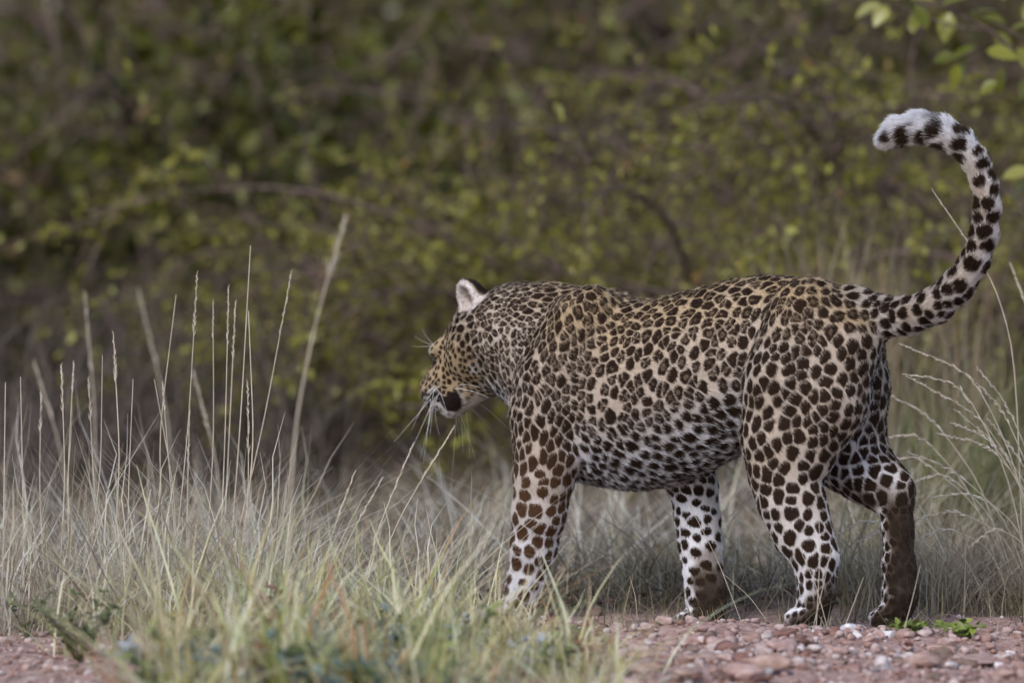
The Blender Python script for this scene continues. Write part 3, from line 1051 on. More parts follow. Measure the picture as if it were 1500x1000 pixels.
# ------------------------------------------------------------------ grass
def blades(X_, Y_, h, w, lean, curl, seed, segs=5, az=None):
    """flat tapering blades with a bend, some of them snapped over; returns V, quads"""
    r = np.random.default_rng(seed)
    n = len(X_)
    b = np.stack([X_, Y_, gh(X_, Y_) - .004], 1)
    az_ = r.random(n) * 6.283 if az is None else az + r.normal(0, .6, n)
    d = np.stack([np.cos(az_), np.sin(az_), 0 * az_], 1)
    le = np.abs(r.normal(0, lean, n)); cu = np.abs(r.normal(0, curl, n))
    wd = nrm(np.stack([-np.sin(az_ + r.normal(0, .8, n)), np.cos(az_), 0 * az_], 1))
    t = np.linspace(0, 1, segs + 1)
    snap = np.where(r.random(n) < .26, r.uniform(.35, .75, n), 2.0)
    over = np.clip(t[None] - snap[:, None], 0, 1)
    wob = r.normal(0, .022, (n, segs + 1, 1)) * np.array([1, 1, .2]) * t[None, :, None]
    up = t[None] * (1 - .35 * (cu[:, None] * t[None]) ** 1.5) - 1.35 * over
    outw = le[:, None] * t[None] + cu[:, None] * t[None] ** 2.2 + over * 1.1
    c = b[:, None] + h[:, None, None] * (up[:, :, None] * np.array([0, 0, 1.0]) + d[:, None] * outw[:, :, None] + wob)
    c[:, 1:, 2] = np.maximum(c[:, 1:, 2], b[:, None, 2] + .006)
    ww = (w[:, None] * (1 - t[None] ** 1.6 * .9))[:, :, None] * .5
    Vv = np.stack([c - wd[:, None] * ww, c + wd[:, None] * ww], 2).reshape(-1, 3)
    k = np.arange(n)[:, None] * (2 * (segs + 1)) + np.arange(segs)[None] * 2
    q = np.stack([k, k + 1, k + 3, k + 2], -1).reshape(-1, 4)
    return Vv, q


def tufts(n, px0, px1, Y0, Y1, clumps, spread, h0, h1, w0, w1, lean, curl, seed):
    """grass in separate tufts of unequal size whose blades splay outwards"""
    cy = U(Y0, Y1, clumps); cx = xat(U(px0, px1, clumps), cy)
    wt = rng.random(clumps) ** 1.5 + .08; hf_ = U(.45, 1.15, clumps)
    i = rng.choice(clumps, n, p=wt / wt.sum())
    ox, oy = rng.normal(0, spread, n), rng.normal(0, spread * 1.3, n)
    h = (h0 + (h1 - h0) * rng.random(n) ** 1.4) * hf_[i]
    return blades(cx[i] + ox, cy[i] + oy, h, U(w0, w1, n), lean, curl, seed, az=np.where(rng.random(n) < .5, np.arctan2(oy, ox), rng.random(n) * 6.28))


def field(name, specs, mat, label, cat="grass"):
    VV, QQ, o_ = [], [], 0
    for v, q in specs:
        VV.append(v); QQ.append(q + o_); o_ += len(v)
    o = link(name, mesh_np(name, np.concatenate(VV), [np.concatenate(QQ)]), mat)
    return tag(o, label, cat, kind="stuff")


def U(a, b, n):
    return rng.uniform(a, b, n)


def xat(px, Y):
    return (px - 750) * K * (CAM_D + Y)


def clumped(n, px0, px1, Y0, Y1, clumps, spread):
    """blade feet gathered in tufts"""
    cy = U(Y0, Y1, clumps); cx = xat(U(px0, px1, clumps), cy)
    i = rng.integers(clumps, size=n)
    return cx[i] + rng.normal(0, spread, n), cy[i] + rng.normal(0, spread * 1.5, n)


straw_mat = mat_grass("straw_blades", [(0, (.26, .20, .15)), (.3, (.46, .40, .32)), (.7, (.60, .56, .49)), (1, (.74, .71, .68))],
                      [(0, (.30, .19, .14)), (.3, (.42, .36, .24)), (.6, (.50, .49, .33)), (1, (.62, .58, .52))], 7)
pale_mat = mat_grass("pale_green_blades", [(0, (.17, .23, .05)), (.35, (.40, .45, .15)), (.7, (.66, .65, .36)), (1, (.82, .80, .68))],
                     [(0, (.42, .20, .11)), (.3, (.64, .48, .30)), (.7, (.76, .69, .52)), (1, (.36, .46, .28))], 5, transl=.3)
litter_mat = mat_grass("dull_blades", [(0, (.10, .07, .05)), (.5, (.21, .165, .12)), (1, (.44, .37, .29))], [(0, (.08, .07, .03)), (.5, (.17, .15, .08)), (1, (.36, .31, .21))], 3)
green_mat = mat_grass("green_blades", [(0, (.10, .12, .04)), (.5, (.18, .20, .08)), (1, (.34, .31, .19))], [(0, (.12, .10, .05)), (.5, (.22, .20, .11)), (1, (.36, .31, .21))], 6)

field("straw_grass", [tufts(2500, -60, 430, -.35, .9, 62, .034, .06, .42, .0018, .0052, .55, .40, 61),
                      tufts(1500, 380, 700, -.3, .7, 46, .028, .06, .26, .0018, .0042, .5, .4, 62),
                      tufts(450, -60, 620, .8, 2.2, 34, .05, .08, .32, .002, .005, .5, .4, 63)], straw_mat,
      "bleached straw grass thicket left of the leopard")
field("pale_green_grass", [tufts(1050, 210, 640, -2.2, -.7, 44, .032, .06, .36, .003, .009, .6, .55, 64), tufts(700, 560, 900, -2.3, -.8, 36, .03, .05, .22, .003, .009, .6, .6, 73),
                           tufts(420, 655, 850, -1.7, -.35, 26, .028, .07, .20, .0025, .006, .5, .5, 74),
                           tufts(900, 90, 640, -.8, -.1, 34, .028, .06, .30, .0025, .005, .45, .45, 65)], pale_mat,
      "pale green soft grass in front of the straw thicket")
Y1 = .25 + 6.5 * rng.random(15000) ** 1.4; X1 = xat(U(-250, 1750, 15000), Y1)
field("withered_grass", [blades(X1, Y1, U(.03, .16, 15000), U(.002, .005, 15000), .8, .7, 66)], litter_mat,
      "withered low grass covering the ground behind the leopard")
X1, Y1 = clumped(2600, 1235, 1620, .02, 1.1, 60, .04)
X2, Y2 = clumped(700, 840, 1240, .25, 1.2, 40, .07)
field("wiry_grass", [blades(X1, Y1, U(.06, .27, 2600), U(.0013, .0028, 2600), .55, .6, 67), blades(X2, Y2, U(.05, .20, 700), U(.0013, .003, 700), 1.0, .7, 68)],
      mat_grass("wiry_blades", [(0, (.18, .14, .09)), (.5, (.38, .32, .23)), (1, (.64, .57, .47))], [(0, (.14, .12, .05)), (.5, (.28, .25, .14)), (1, (.52, .45, .34))], 5),
      "fine wiry grey grass tangled behind the leopard's legs")
X1, Y1 = clumped(560, 1280, 1560, 1.3, 3.0, 30, .06)
NS_ = 1100
field("low_edge_grass", [tufts(520, 880, 1540, -.42, .05, 34, .022, .02, .11, .0014, .003, .8, .6, 75)], litter_mat, "short wiry grass breaking over the gravel edge at the leopard's feet")
YS_ = U(.35, 2.8, NS_); XS_ = xat(U(640, 1420, NS_), YS_)
field("fallen_straw", [blades(XS_, YS_, U(.10, .34, NS_), U(.003, .006, NS_), .9, .6, 72)], straw_mat, "fallen bleached straw on the ground between the leopard's legs")
nl = 9000
YL = U(-.35, 5.5, nl); XL = xat(U(-150, 1650, nl), YL); kp = (YL > .25) | (XL < xat(560, 0)) ; XL, YL = XL[kp], YL[kp]; nl = len(XL)
az_ = U(0, 6.28, nl); dl = np.stack([np.cos(az_), np.sin(az_), U(-.1, .5, nl)], 1)
lp = np.stack([XL, YL, gh(XL, YL) + U(.002, .03, nl)], 1)
nn_ = nrm(rng.normal(0, .5, (nl, 3)) + np.array([0, 0, 1.0])); sz_ = U(.012, .035, nl)


def leaf_arrays(P, D, Nn, ln_, wd_, fold=.15):
    """pointed leaves: base P, direction D, face normal Nn"""
    D = nrm(D); Sd = nrm(np.cross(D, Nn)); Nn = np.cross(Sd, D)
    l_ = ln_[:, None]; w_ = wd_[:, None] * .5
    pts = [P, P + D * l_ * .35 - Sd * w_ + Nn * w_ * fold, P + D * l_ * .75 - Sd * w_ * .7 + Nn * w_ * fold, P + D * l_, P + D * l_ * .75 + Sd * w_ * .7 + Nn * w_ * fold,
           P + D * l_ * .35 + Sd * w_ + Nn * w_ * fold]
    Vv = np.stack(pts, 1).reshape(-1, 3)
    k = np.arange(len(P))[:, None] * 6
    q = np.concatenate([k + np.array([[0, 1, 2, 3]]), k + np.array([[0, 3, 4, 5]])])
    return Vv, q


tag(link("leaf_litter", mesh_np("leaf_litter", *leaf_arrays(lp, dl, nn_, sz_, sz_ * U(.4, .7, nl))),
         mat_island("litter_leaf", [(0, (.06, .035, .028)), (.4, (.14, .085, .06)), (.75, (.25, .17, .13)), (1, (.42, .36, .32))], .85)),  # fallen leaves; their dark browns also stand in for shade within the grass
    "brown fallen leaves lying under the grass and bushes", "leaf litter", kind="stuff")
field("upright_green_grass", [blades(X1, Y1, U(.18, .55, 560), U(.004, .009, 560), .25, .25, 69)], green_mat, "upright green grass behind the leopard's rump")
X1, Y1 = clumped(420, 1170, 1430, 2.5, 3.4, 14, .05)
field("tall_straw_grass", [blades(X1, Y1, U(.45, .86, 420), U(.004, .009, 420), .20, .22, 70)],
      mat_island("tall_straw", [(0, (.20, .13, .08)), (.5, (.36, .28, .18)), (1, (.46, .40, .30))], .75, .25), "tall tawny straw behind the leopard's rump and tail")
X1, Y1 = clumped(1500, -200, 560, 3.2, 6.0, 40, .10)
field("grey_dead_grass", [blades(X1, Y1, U(.12, .75, 1500), U(.004, .009, 1500), .45, .45, 71)],
      mat_island("grey_dead", [(0, (.04, .028, .022)), (.5, (.09, .068, .055)), (1, (.26, .22, .19))], .85, .2), "grey dead grass below the dark bushes")
# ------------------------------------------------------------------ single seed stalks
stem_mat = mat_island("stalk_straw", [(0, (.42, .35, .25)), (1, (.60, .54, .45))], .7, noise_scale=40, noise_amt=.2)
head_mat = mat_island("seed_straw", [(0, (.40, .30, .21)), (.6, (.58, .50, .41)), (1, (.66, .62, .56))], .8)


def stalk(pts, r0, head=.3, label="", group=None, awn=.010, seed=0, hr=.0022):
    """thin stem with a narrow seed head at its end"""
    r = np.random.default_rng(seed)
    P = np.asarray(pts, float)
    t = np.linspace(0, 1, len(P)); tt_ = np.linspace(0, 1, 16)
    # smooth path
    Q = np.stack([np.interp(tt_, t, P[:, i]) for i in range(3)], 1)
    for _ in range(3):
        Q[1:-1] = .25 * Q[:-2] + .5 * Q[1:-1] + .25 * Q[2:]
    base = Q[0].copy(); Q = Q - base
    o = link("grass_stalk", None); o.location = base
    tag(o, label, "grass stalk", group)
    link("stem", mesh_np("stem", *tube(Q, np.linspace(r0, r0 * .55, 16), 5)), stem_mat, o)
    if head > 0:
        i0 = int((1 - head) * 15); VV, QQ, of = [], [], 0
        seg_ = Q[i0:]
        n = 26
        for j in range(n):
            u = j / (n - 1) * (len(seg_) - 1); a = int(min(u, len(seg_) - 2)); f = u - a
            p = seg_[a] * (1 - f) + seg_[a + 1] * f
            ax = nrm(seg_[a + 1] - seg_[a])
            side = nrm(np.cross(ax, r.normal(size=3)))
            d_ = nrm(ax + side * .35)
            l_ = awn * (1 - .5 * j / n)
            v, q = tube(np.stack([p, p + d_ * l_ * .35 + side * hr * .4, p + d_ * l_]), [hr * .3, hr * .55, .0002], 4)
            VV.append(v); QQ.append(q + of); of += len(v)
        link("seed_head", mesh_np("seed_head", np.concatenate(VV), [np.concatenate(QQ)]), head_mat, o)
    return o


def foot(px, Y):
    x = xat(px, Y); return np.array([x, Y, float(gh(x, Y)) - .003])


gl = "thin upright straw stalk with a narrow seed head above the bleached grass"
for k_, (tx, ty, bx, Y, bend) in enumerate([(367, 360, 330, .15, -4), (427, 398, 318, .2, 6), (289, 400, 246, .12, 5), (258, 432, 243, .2, -2), (335, 420, 318, .1, 3),
                                            (345, 442, 322, .25, -6), (312, 440, 296, .18, 4), (364, 455, 340, .1, 3), (363, 560, 352, .05, 2), (166, 488, 160, .1, 0),
                                            (108, 530, 100, .2, -3), (90, 535, 82, 0, 2), (150, 520, 120, .1, 3), (30, 552, 34, .15, -2), (8, 560, 2, .1, 2), (195, 555, 185, .05, -4),
                                            (226, 555, 262, .2, 5), (238, 560, 266, .1, 3), (278, 585, 270, .15, 0), (130, 555, 150, .2, 6), (60, 575, 66, .25, 3)]):
    T0 = at(tx, ty, Y); B0 = foot(bx, Y)
    mid = (T0 * .55 + B0 * .45) + np.array([bend * S, rng.normal(0, .01), 0])
    stalk([B0, mid + np.array([rng.normal(0, .012), 0, 0]), T0], random.uniform(.0012, .0019), random.choice([0, .12, .2, .3]), "thin upright straw stalk standing above the bleached grass", "stalks above the bleached grass", awn=random.uniform(.008, .016), seed=k_, hr=.0017)
# the soft tall stalk in front, and faint ones behind
stalk([foot(415, -1.7), at(428, 640, -1.7), at(462, 470, -1.7), at(507, 318, -1.75)], .0022, .2, "tall leaning straw stalk standing alone in front of the bleached grass", awn=.03, seed=50, hr=.0016)
for k_, (tx, ty, bx, Y) in enumerate([(124, 428, 136, 1.9), (203, 425, 262, 2.6), (50, 530, 110, 2.0), (283, 545, 330, 1.7)]):
    stalk([foot(bx, Y), (foot(bx, Y) + at(tx, ty, Y)) / 2 + np.array([.015, 0, .02]), at(tx, ty, Y)], .0022, .3,
          "pale straw stalk rising behind the bleached grass", "stalks behind the bleached grass", awn=.02, seed=60 + k_, hr=.002)
# arching stems at the leopard's heels
gl = "arching straw stem with a feathery seed head beside the leopard's hind legs"
for k_, (tx, ty, mx_, my, bx, Y) in enumerate([(1320, 505, 1425, 545, 1530, .25), (1325, 548, 1410, 560, 1520, .2), (1330, 552, 1440, 610, 1535, .3), (1375, 636, 1450, 650, 1560, .2),
                                               (1395, 620, 1450, 640, 1540, .15), (1432, 540, 1475, 590, 1545, .25), (1432, 562, 1470, 600, 1540, .2), (1300, 577, 1365, 610, 1490, .5),
                                               (1302, 640, 1350, 635, 1480, .5), (1312, 672, 1345, 668, 1500, .45), (1332, 663, 1400, 690, 1520, .3), (1340, 705, 1385, 690, 1500, .35),
                                               (1228, 782, 1270, 758, 1420, .35), (1255, 795, 1285, 775, 1430, .4), (1340, 760, 1400, 745, 1520, .3), (1350, 788, 1385, 770, 1490, .25),
                                               (1365, 728, 1430, 720, 1530, .3), (1400, 600, 1470, 660, 1550, .35), (1420, 800, 1460, 770, 1530, .2), (1445, 610, 1485, 660, 1560, .3)]):
    B0 = foot(bx, Y); T0 = at(tx, ty, Y - .03); M0 = at(mx_, my, Y)
    low_ = B0 * .5 + M0 * .5 + np.array([.02, 0, .05])
    stalk([B0, low_, M0, T0], .0016, .40, gl, "arching seed stems beside the hind legs", awn=.013, seed=80 + k_, hr=.0034)
stalk([foot(1502, .35), at(1488, 520, .35), at(1455, 408, .35), at(1366, 279, .33)], .0016, .25, "long thin stalk bending behind the leopard's raised tail", seed=120, hr=.0016)
stalk([foot(1560, .8), at(1530, 520, .8), at(1480, 386, .8)], .002, .2, "short pale stalk leaning in from the tangle behind the tail", seed=121)
gl = "single thin dry blade standing in front of the leopard's paws"
for k_, (tx, ty, bx, Y) in enumerate([(1348, 828, 1322, -.5), (1200, 752, 1196, -.45), (1218, 800, 1190, -.42), (1170, 800, 1215, -.4), (1120, 760, 1150, .3),
                                      (1008, 735, 1090, -.1), (1060, 840, 1135, -.1), (922, 842, 935, -.1), (1265, 845, 1235, -.38)]):
    B0 = foot(bx, Y); T0 = at(tx, ty, Y)
    stalk([B0, (B0 + T0) / 2 + np.array([.004, 0, .01]), T0], .0009, 0, gl, "dry blades before the paws", seed=140 + k_)
for k_, (tx, ty, bx, Y) in enumerate([(665, 625, 520, -.15), (520, 690, 460, -.2), (560, 700, 470, -.1), (605, 650, 520, -.1)]):
    B0 = foot(bx, Y); T0 = at(tx, ty, Y)
    stalk([B0, (B0 + T0) / 2 + np.array([-.01, 0, .02]), T0], .0015, .3, "slanting straw stalk under the leopard's chin", "slanting stalks under the chin", seed=160 + k_)

# ------------------------------------------------------------------ leaves, bushes
bark_mat = mat_stone("bark_grey_brown", (.065, .040, .033), (.18, .125, .105))
leaf_small = mat_island("leaf_olive", [(0, (0.087, 0.075, 0.013)), (.3, (0.181, 0.162, 0.026)), (.6, (0.268, 0.249, 0.043)), (.85, (0.334, 0.326, 0.065)), (.95, (0.450, 0.450, 0.160)), (1, (0.232, 0.102, 0.043))], .55, .35, spec=.22)  # palest stop before the rust puts the sheen of glossy leaves into colour
leaf_big = mat_island("leaf_deep_green", [(0, (0.028, 0.026, 0.002)), (.5, (0.075, 0.076, 0.006)), (.82, (0.127, 0.132, 0.011)), (.95, (0.276, 0.287, 0.115)), (1, (0.184, 0.092, 0.052))], .5, .3, spec=.3)  # the few pale greyish leaves are painted gloss highlights
leaf_far = mat_island("leaf_far", [(0, (0.036, 0.029, 0.004)), (.5, (0.084, 0.070, 0.010)), (1, (0.168, 0.140, 0.022))], .5, .3)


def bush(bx, by, hgt, spread, nstem, nsub, nleaf, ll, mat, label, seed, group=None, name="bush", arch=.5, cover=0):
    r = np.random.default_rng(seed)
    o = link(name, None); z0 = float(gh(bx, by)); o.location = (bx, by, z0)
    tag(o, label, "bush", group)
    VV, QQ, of = [], [], 0
    LP, LD = [], []
    for s_ in range(nstem):
        az = r.random() * 6.283; el = r.uniform(.75, 1.35)
        d = np.array([math.cos(az) * math.cos(el), math.sin(az) * math.cos(el), math.sin(el)])
        p = np.array([r.normal(0, .06), r.normal(0, .06), -.03]); L_ = hgt * r.uniform(.75, 1.2); n = 12
        path = [p]
        for i in range(n):
            d = nrm(d + r.normal(0, .10, 3) + np.array([math.cos(az), math.sin(az), 0]) * .10 * spread + np.array([0, 0, -arch * .26 * (i / n)]))
            p = p + d * L_ / n
            path.append(p)
        path = np.array(path)
        rad = np.linspace(.015, .004, n + 1) * hgt / 1.8
        v, q = tube(path, rad, 5); VV.append(v); QQ.append(q + of); of += len(v)
        for k in range(nsub):
            t = r.uniform(.18, 1) * n; a = int(min(t, n - 1)); f = t - a
            p0 = path[a] * (1 - f) + path[a + 1] * f
            d0 = nrm(path[a + 1] - path[a]); d = nrm(d0 * .5 + r.normal(0, .75, 3)); m = 7
            L2 = hgt * r.uniform(.14, .36)
            tp = [p0]
            for i in range(m):
                d = nrm(d + r.normal(0, .16, 3) + np.array([0, 0, -.07 * arch]))
                tp.append(tp[-1] + d * L2 / m)
            tp = np.array(tp); tp[:, 2] = np.maximum(tp[:, 2], .02)
            v, q = tube(tp, np.linspace(.0045, .0012, m + 1) * hgt / 1.8, 4); VV.append(v); QQ.append(q + of); of += len(v)
            u = r.uniform(.1, 1.0, nleaf) * m; a = np.minimum(u.astype(int), m - 1); f = (u - a)[:, None]
            LP.append(tp[a] * (1 - f) + tp[a + 1] * f); LD.append(nrm(nrm(tp[a + 1] - tp[a]) * .6 + r.normal(0, .8, (nleaf, 3))))
    LP, LD = np.concatenate(LP), np.concatenate(LD)
    LP = LP + r.normal(0, .012, LP.shape)
    ok = (LP[:, 2] > .03) & (value_noise((LP + seed * 3.1) * 3.3 / max(hgt / 1.8, 1), seed) > -.22 - .25 * r.random(len(LP))); LP, LD = LP[ok], LD[ok]
    n = len(LP)
    nn = nrm(r.normal(0, .55, (n, 3)) + np.array([0, -.25, .9]))
    sz = ll * r.uniform(.6, 1.25, n)
    link("branches", mesh_np("branches", np.concatenate(VV), [np.concatenate(QQ)], True), bark_mat, o)
    link("crown", mesh_np("crown", *leaf_arrays(LP, LD, nn, sz, sz * r.uniform(.45, .62, n))), mat, o)
    return o


X_ = lambda px, Y: xat(px, Y)
bush(X_(1010, 4.6), 4.6, 1.75, 1.1, 24, 28, 26, .030, leaf_small, "airy olive bush with fine arching twigs behind the leopard's back", 1, arch=.8)
bush(X_(1330, 5.4), 5.4, 1.95, 1.0, 24, 28, 26, .030, leaf_small, "airy olive bush behind the leopard's tail", 2, arch=.7)
bush(X_(720, 5.6), 5.6, 1.55, 1.1, 20, 28, 26, .030, leaf_small, "airy olive bush drooping behind the leopard's head", 3, arch=.95)
bush(X_(1600, 4.9), 4.9, 1.8, .9, 18, 28, 26, .030, leaf_small, "airy olive bush standing beside the tail side thicket", 4, arch=.7)
bush(X_(330, 8.2), 8.2, 2.4, 1.0, 20, 22, 15, .075, leaf_big, "dark broad leaved bush behind the bleached grass", 5, arch=.5)
bush(X_(20, 8.8), 8.8, 2.6, 1.0, 20, 22, 15, .078, leaf_big, "darkest broad leaved bush at the far end behind the bleached grass", 6, arch=.5)
bush(X_(610, 9.0), 9.0, 2.5, 1.0, 20, 22, 15, .072, leaf_big, "broad leaved bush between the dark bush and the airy olive bush", 7, arch=.5)
gB = "bushes in the back row"
BL = ["behind and beyond the darkest broad leaved bush", "between the two darkest broad leaved bushes", "behind the dark broad leaved bush", "behind the leopard's head",
      "behind the leopard's shoulders", "behind the leopard's rump", "behind the leopard's tail", "beyond the sapling"]
for k_, px in enumerate((-150, 130, 420, 700, 980, 1260, 1540, 1750)):
    Y = 12 + 1.6 * random.random()
    bush(X_(px, Y), Y, 3.1, 1.1, 18, 20, 14, .085, leaf_far, "dusky bush in the back row " + BL[k_], 20 + k_, gB, arch=.45)
# the wood beyond
n = 26000
P = np.stack([U(-9, 9, n), U(17, 22, n), U(0, 5.5, n)], 1)
P = P[value_noise(P * .9, 77) > -.35]; n = len(P)
wv, wq = leaf_arrays(P, nrm(rng.normal(size=(n, 3))), nrm(rng.normal(0, .6, (n, 3)) + np.array([0, -.2, .8])), U(.12, .24, n), U(.07, .13, n))
tag(link("thicket", mesh_np("thicket", wv, [wq]), leaf_far), "dense dark woodland far behind the bushes", "thicket", kind="stuff")

# ------------------------------------------------------------------ broad leaved sapling hanging in above the tail
T = NT("leaf_lime")
tc = T.n("ShaderNodeTexCoord"); nz = T.n("ShaderNodeTexNoise"); nz.inputs["Scale"].default_value = 60
oi = T.n("ShaderNodeObjectInfo")
r_ = ramp(T, [(0, (.12, .13, .012)), (.5, (.21, .22, .025)), (.85, (.29, .28, .05)), (1, (.34, .33, .14))])
T.l(oi.outputs["Random"], r_.inputs[0]); T.l(r_.outputs[0], T.b.inputs["Base Color"]); T.b.inputs["Roughness"].default_value = .28
tr = T.n("ShaderNodeBsdfTranslucent"); T.l(r_.outputs[0], tr.inputs[0]); ms = T.n("ShaderNodeMixShader"); ms.inputs[0].default_value = .35
T.l(T.b.outputs[0], ms.inputs[1]); T.l(tr.outputs[0], ms.inputs[2]); T.l(ms.outputs[0], T.t.nodes["Material Output"].inputs[0])
lime = T.m


def broad_leaf(name="leaf"):
    """oval leaf, folded along its midrib, unit length along x"""
    n = 8; x = np.linspace(0, 1, n); w = .30 * np.sin(math.pi * x ** .85) ** .8
    droop = -.12 * x ** 2
    Vv = np.concatenate([np.stack([x, -w, droop + w * .28], 1), np.stack([x, 0 * x, droop], 1), np.stack([x, w, droop + w * .28], 1)])
    i = np.arange(n - 1)
    q = np.concatenate([np.stack([i, i + 1, i + 1 + n, i + n], 1), np.stack([i + n, i + n + 1, i + 1 + 2 * n, i + 2 * n], 1)])
    return mesh_np(name, Vv, [q], True)


LEAF = broad_leaf()
LEAF.materials.append(lime)


def put_leaf(parent, p, d, up, size, me=None):
    d = nrm(d); y = nrm(np.cross(up, d)); z = np.cross(d, y)
    o = bpy.data.objects.new("leaf", me or LEAF)
    COL.objects.link(o); o.parent = parent
    M = Matrix(((d[0], y[0], z[0], p[0]), (d[1], y[1], z[1], p[1]), (d[2], y[2], z[2], p[2]), (0, 0, 0, 1)))
    o.matrix_local = M @ Matrix.Diagonal((size, size, size, 1))
    return o


YS = 2.3
sb = foot(1720, YS)
sap = link("sapling", None); sap.location = sb
tag(sap, "broad leaved sapling with glossy lime leaves hanging in above the tail", "sapling")
sv = lambda px, py, Y=YS: at(px, py, Y) - sb
trunk_pts = [np.zeros(3), sv(1725, 600), sv(1700, 350), sv(1640, 170), sv(1560, 105), sv(1500, 88), sv(1450, 45), sv(1395, 15), sv(1340, 0)]
link("trunk", mesh_np("trunk", *tube(trunk_pts, np.linspace(.014, .0022, 9), 6), True), bark_mat, sap)
twigs = [[sv(1560, 105), sv(1505, 60), sv(1440, 22), sv(1380, -15)], [sv(1640, 170), sv(1570, 130), sv(1500, 118), sv(1450, 110), sv(1410, 95)],
         [sv(1700, 350), sv(1610, 280), sv(1545, 255), sv(1505, 250)], [sv(1450, 45), sv(1400, 40), sv(1345, 22), sv(1290, 5)]]
for tw in twigs:
    link("twig", mesh_np("twig", *tube(tw, np.linspace(.004, .0012, len(tw)), 5), True), bark_mat, sap)
for (px, py, ang_, sz, tilt) in [(1290, 5, 205, .055, .5), (1300, 8, 235, .050, .2), (1345, 18, 250, .045, .9), (1340, 10, 300, .05, .3), (1390, 18, 260, .06, .2), (1395, 30, 225, .04, 1.2),
                                 (1380, 8, 20, .05, .8), (1420, 20, 10, .055, 1.0), (1440, 25, 350, .045, .5), (1455, 50, 320, .05, .2), (1430, 70, 200, .055, .6), (1445, 75, 350, .06, .3),
                                 (1420, 90, 240, .05, 1.1), (1405, 95, 255, .045, .4), (1400, 82, 190, .045, .2), (1480, 45, 20, .06, .9), (1490, 70, 300, .05, .3), (1470, 100, 260, .05, .7),
                                 (1510, 110, 250, .05, .2), (1500, 30, 60, .05, .5), (1350, 0, 40, .06, .2), (1400, -10, 70, .06, .6), (1470, 0, 100, .06, .3), (1510, 250, 190, .055, .4),
                                 (1508, 262, 230, .05, .8), (1530, 245, 120, .05, .2), (1370, 2, 170, .05, .7), (1460, 120, 215, .04, .3), (1325, -4, 160, .055, .2), (1525, 20, 10, .05, .4)]:
    Yl = YS + random.uniform(-.10, .10)
    a_ = math.radians(ang_)
    d = np.array([math.cos(a_), random.uniform(-.5, .3), math.sin(a_)])
    put_leaf(sap, at(px, py, Yl) - sb, d, np.array([random.uniform(-.3, .3), -1.2 + tilt, .6 + tilt]), sz * 1.3)

# ------------------------------------------------------------------ small weeds
def weed(px, Y, hgt, nst, nlf, size, mat, label, seed, spread=.6):
    r = np.random.default_rng(seed)
    b = foot(px, Y)
    o = link("weed", None); o.location = b; tag(o, label, "weed")
    me = broad_leaf(); me.materials.append(mat)
    for s_ in range(nst):
        az = r.random() * 6.28; d = nrm(np.array([math.cos(az) * spread, math.sin(az) * spread, 1]))
        P = np.stack([np.array([0, 0, 0]), d * hgt * .5 + r.normal(0, .004, 3), d * hgt * np.array([1.2, 1.2, .9])]) * r.uniform(.7, 1.15)
        link("stem", mesh_np("stem", *tube(P, [.0016, .0013, .0007], 4)), mat, o)
        for k in range(nlf):
            u = r.uniform(.25, 1) * 2; a = int(min(u, 1)); f = u - a
            p = P[a] * (1 - f) + P[a + 1] * f
            put_leaf(o, p, r.normal(0, 1, 3) * np.array([1, 1, .4]) + np.array([0, 0, .3]), np.array([r.normal(0, .3), -.4, 1.0]), size * r.uniform(.6, 1.2), me)
    return o


def flat_mat(name, c, rough=.5):
    T = NT(name); oi = T.n("ShaderNodeObjectInfo"); r = ramp(T, [(0, tuple(x * .6 for x in c)), (1, tuple(x * 1.35 for x in c))])
    T.l(oi.outputs["Random"], r.inputs[0]); T.l(r.outputs[0], T.b.inputs["Base Color"]); T.b.inputs["Roughness"].default_value = rough
    return T.m


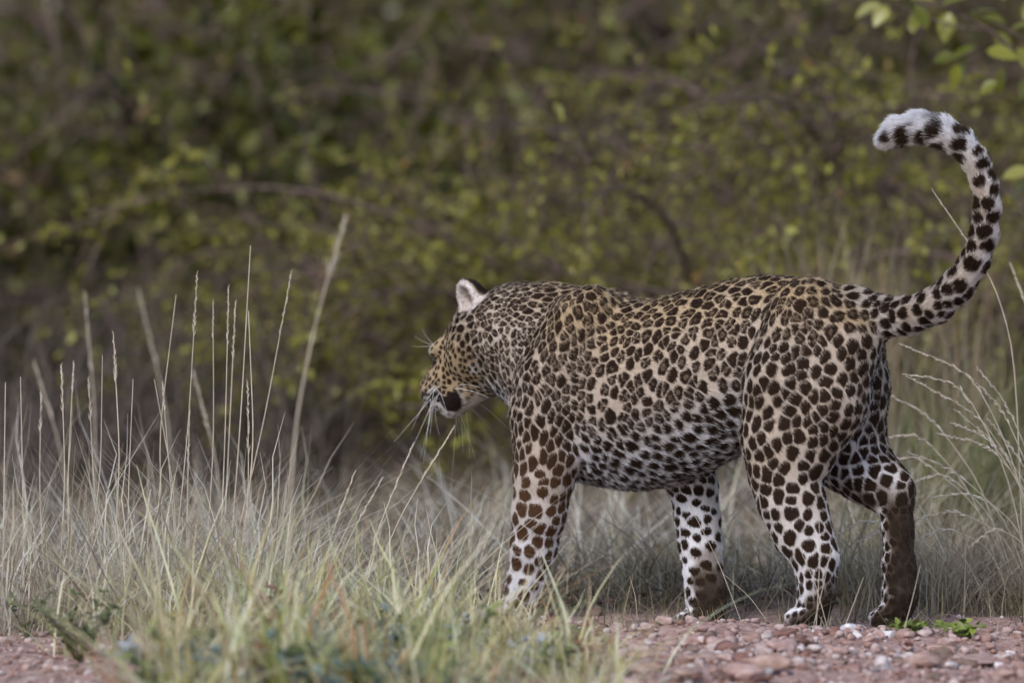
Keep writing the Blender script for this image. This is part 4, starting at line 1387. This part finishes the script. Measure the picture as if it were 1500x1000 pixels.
w_bright = flat_mat("weed_bright", (.15, .19, .03)); w_dark = flat_mat("weed_dark", (.055, .075, .02)); w_blue = flat_mat("weed_blue_green", (.15, .20, .175))
weed(1338, -.45, .045, 12, 7, .020, w_bright, "bright green weed sprawling on the gravel below the raised hind paw", 1, 1.3)
weed(1408, -.50, .05, 12, 7, .022, w_bright, "bright green weed leaning over a dark stone at the gravel edge", 2, 1.2)
weed(112, -1.0, .15, 18, 14, .017, w_dark, "dark green leafy weed at the foot of the bleached grass", 3, .5)
weed(38, -.5, .12, 4, 7, .016, w_dark, "spindly dark weed on the bare earth beside the bleached grass", 4, .4)
weed(215, -1.35, .10, 10, 10, .022, w_dark, "low dark weed at the edge of the foreground gravel", 5, .7)
w_grey = flat_mat("weed_grey", (.30, .32, .33)); w_olive = flat_mat("weed_olive", (.17, .19, .06)); w_rust = flat_mat("weed_rust", (.26, .13, .08)); w_gold = flat_mat("weed_gold", (.40, .34, .08))
kinds = [(w_grey, "small grey leaved weed"), (w_olive, "small olive weed"), (w_rust, "small rust brown withered weed"), (w_gold, "small yellow leaved weed")]
for k_ in range(26):
    m_, nm = kinds[[0, 1, 2, 0, 1, 2, 1, 3][k_ % 8]]
    Yw = random.uniform(-1.9, -.7); pw = random.uniform(210, 860)
    o = weed(pw, Yw, random.uniform(.06, .16) * (.6 if pw > 600 else 1), 6, 8, random.uniform(.02, .036), m_, nm + " among the pale foreground grass", 30 + k_, .6)
    o["group"] = nm.split()[1] + " weeds among the pale grass"
for k_ in range(14):
    m_, nm = [(w_blue, "leafy blue green weed"), (w_olive, "leafy olive weed"), (w_dark, "leafy dark weed")][k_ % 3]
    o = weed(random.uniform(230, 680), random.uniform(-2.0, -1.2), random.uniform(.09, .17), 6, 8, random.uniform(.028, .042), m_, nm + " standing in the front of the pale grass", 70 + k_, .6)
    o["group"] = nm.split()[1] + " leafy weeds in the front grass"
weed(530, -1.5, .07, 6, 7, .034, w_blue, "blue green weed among the pale green grass", 6, .6)
weed(350, -1.6, .06, 6, 7, .032, w_blue, "pale blue green weed low at the edge of the pale grass", 7, .8)
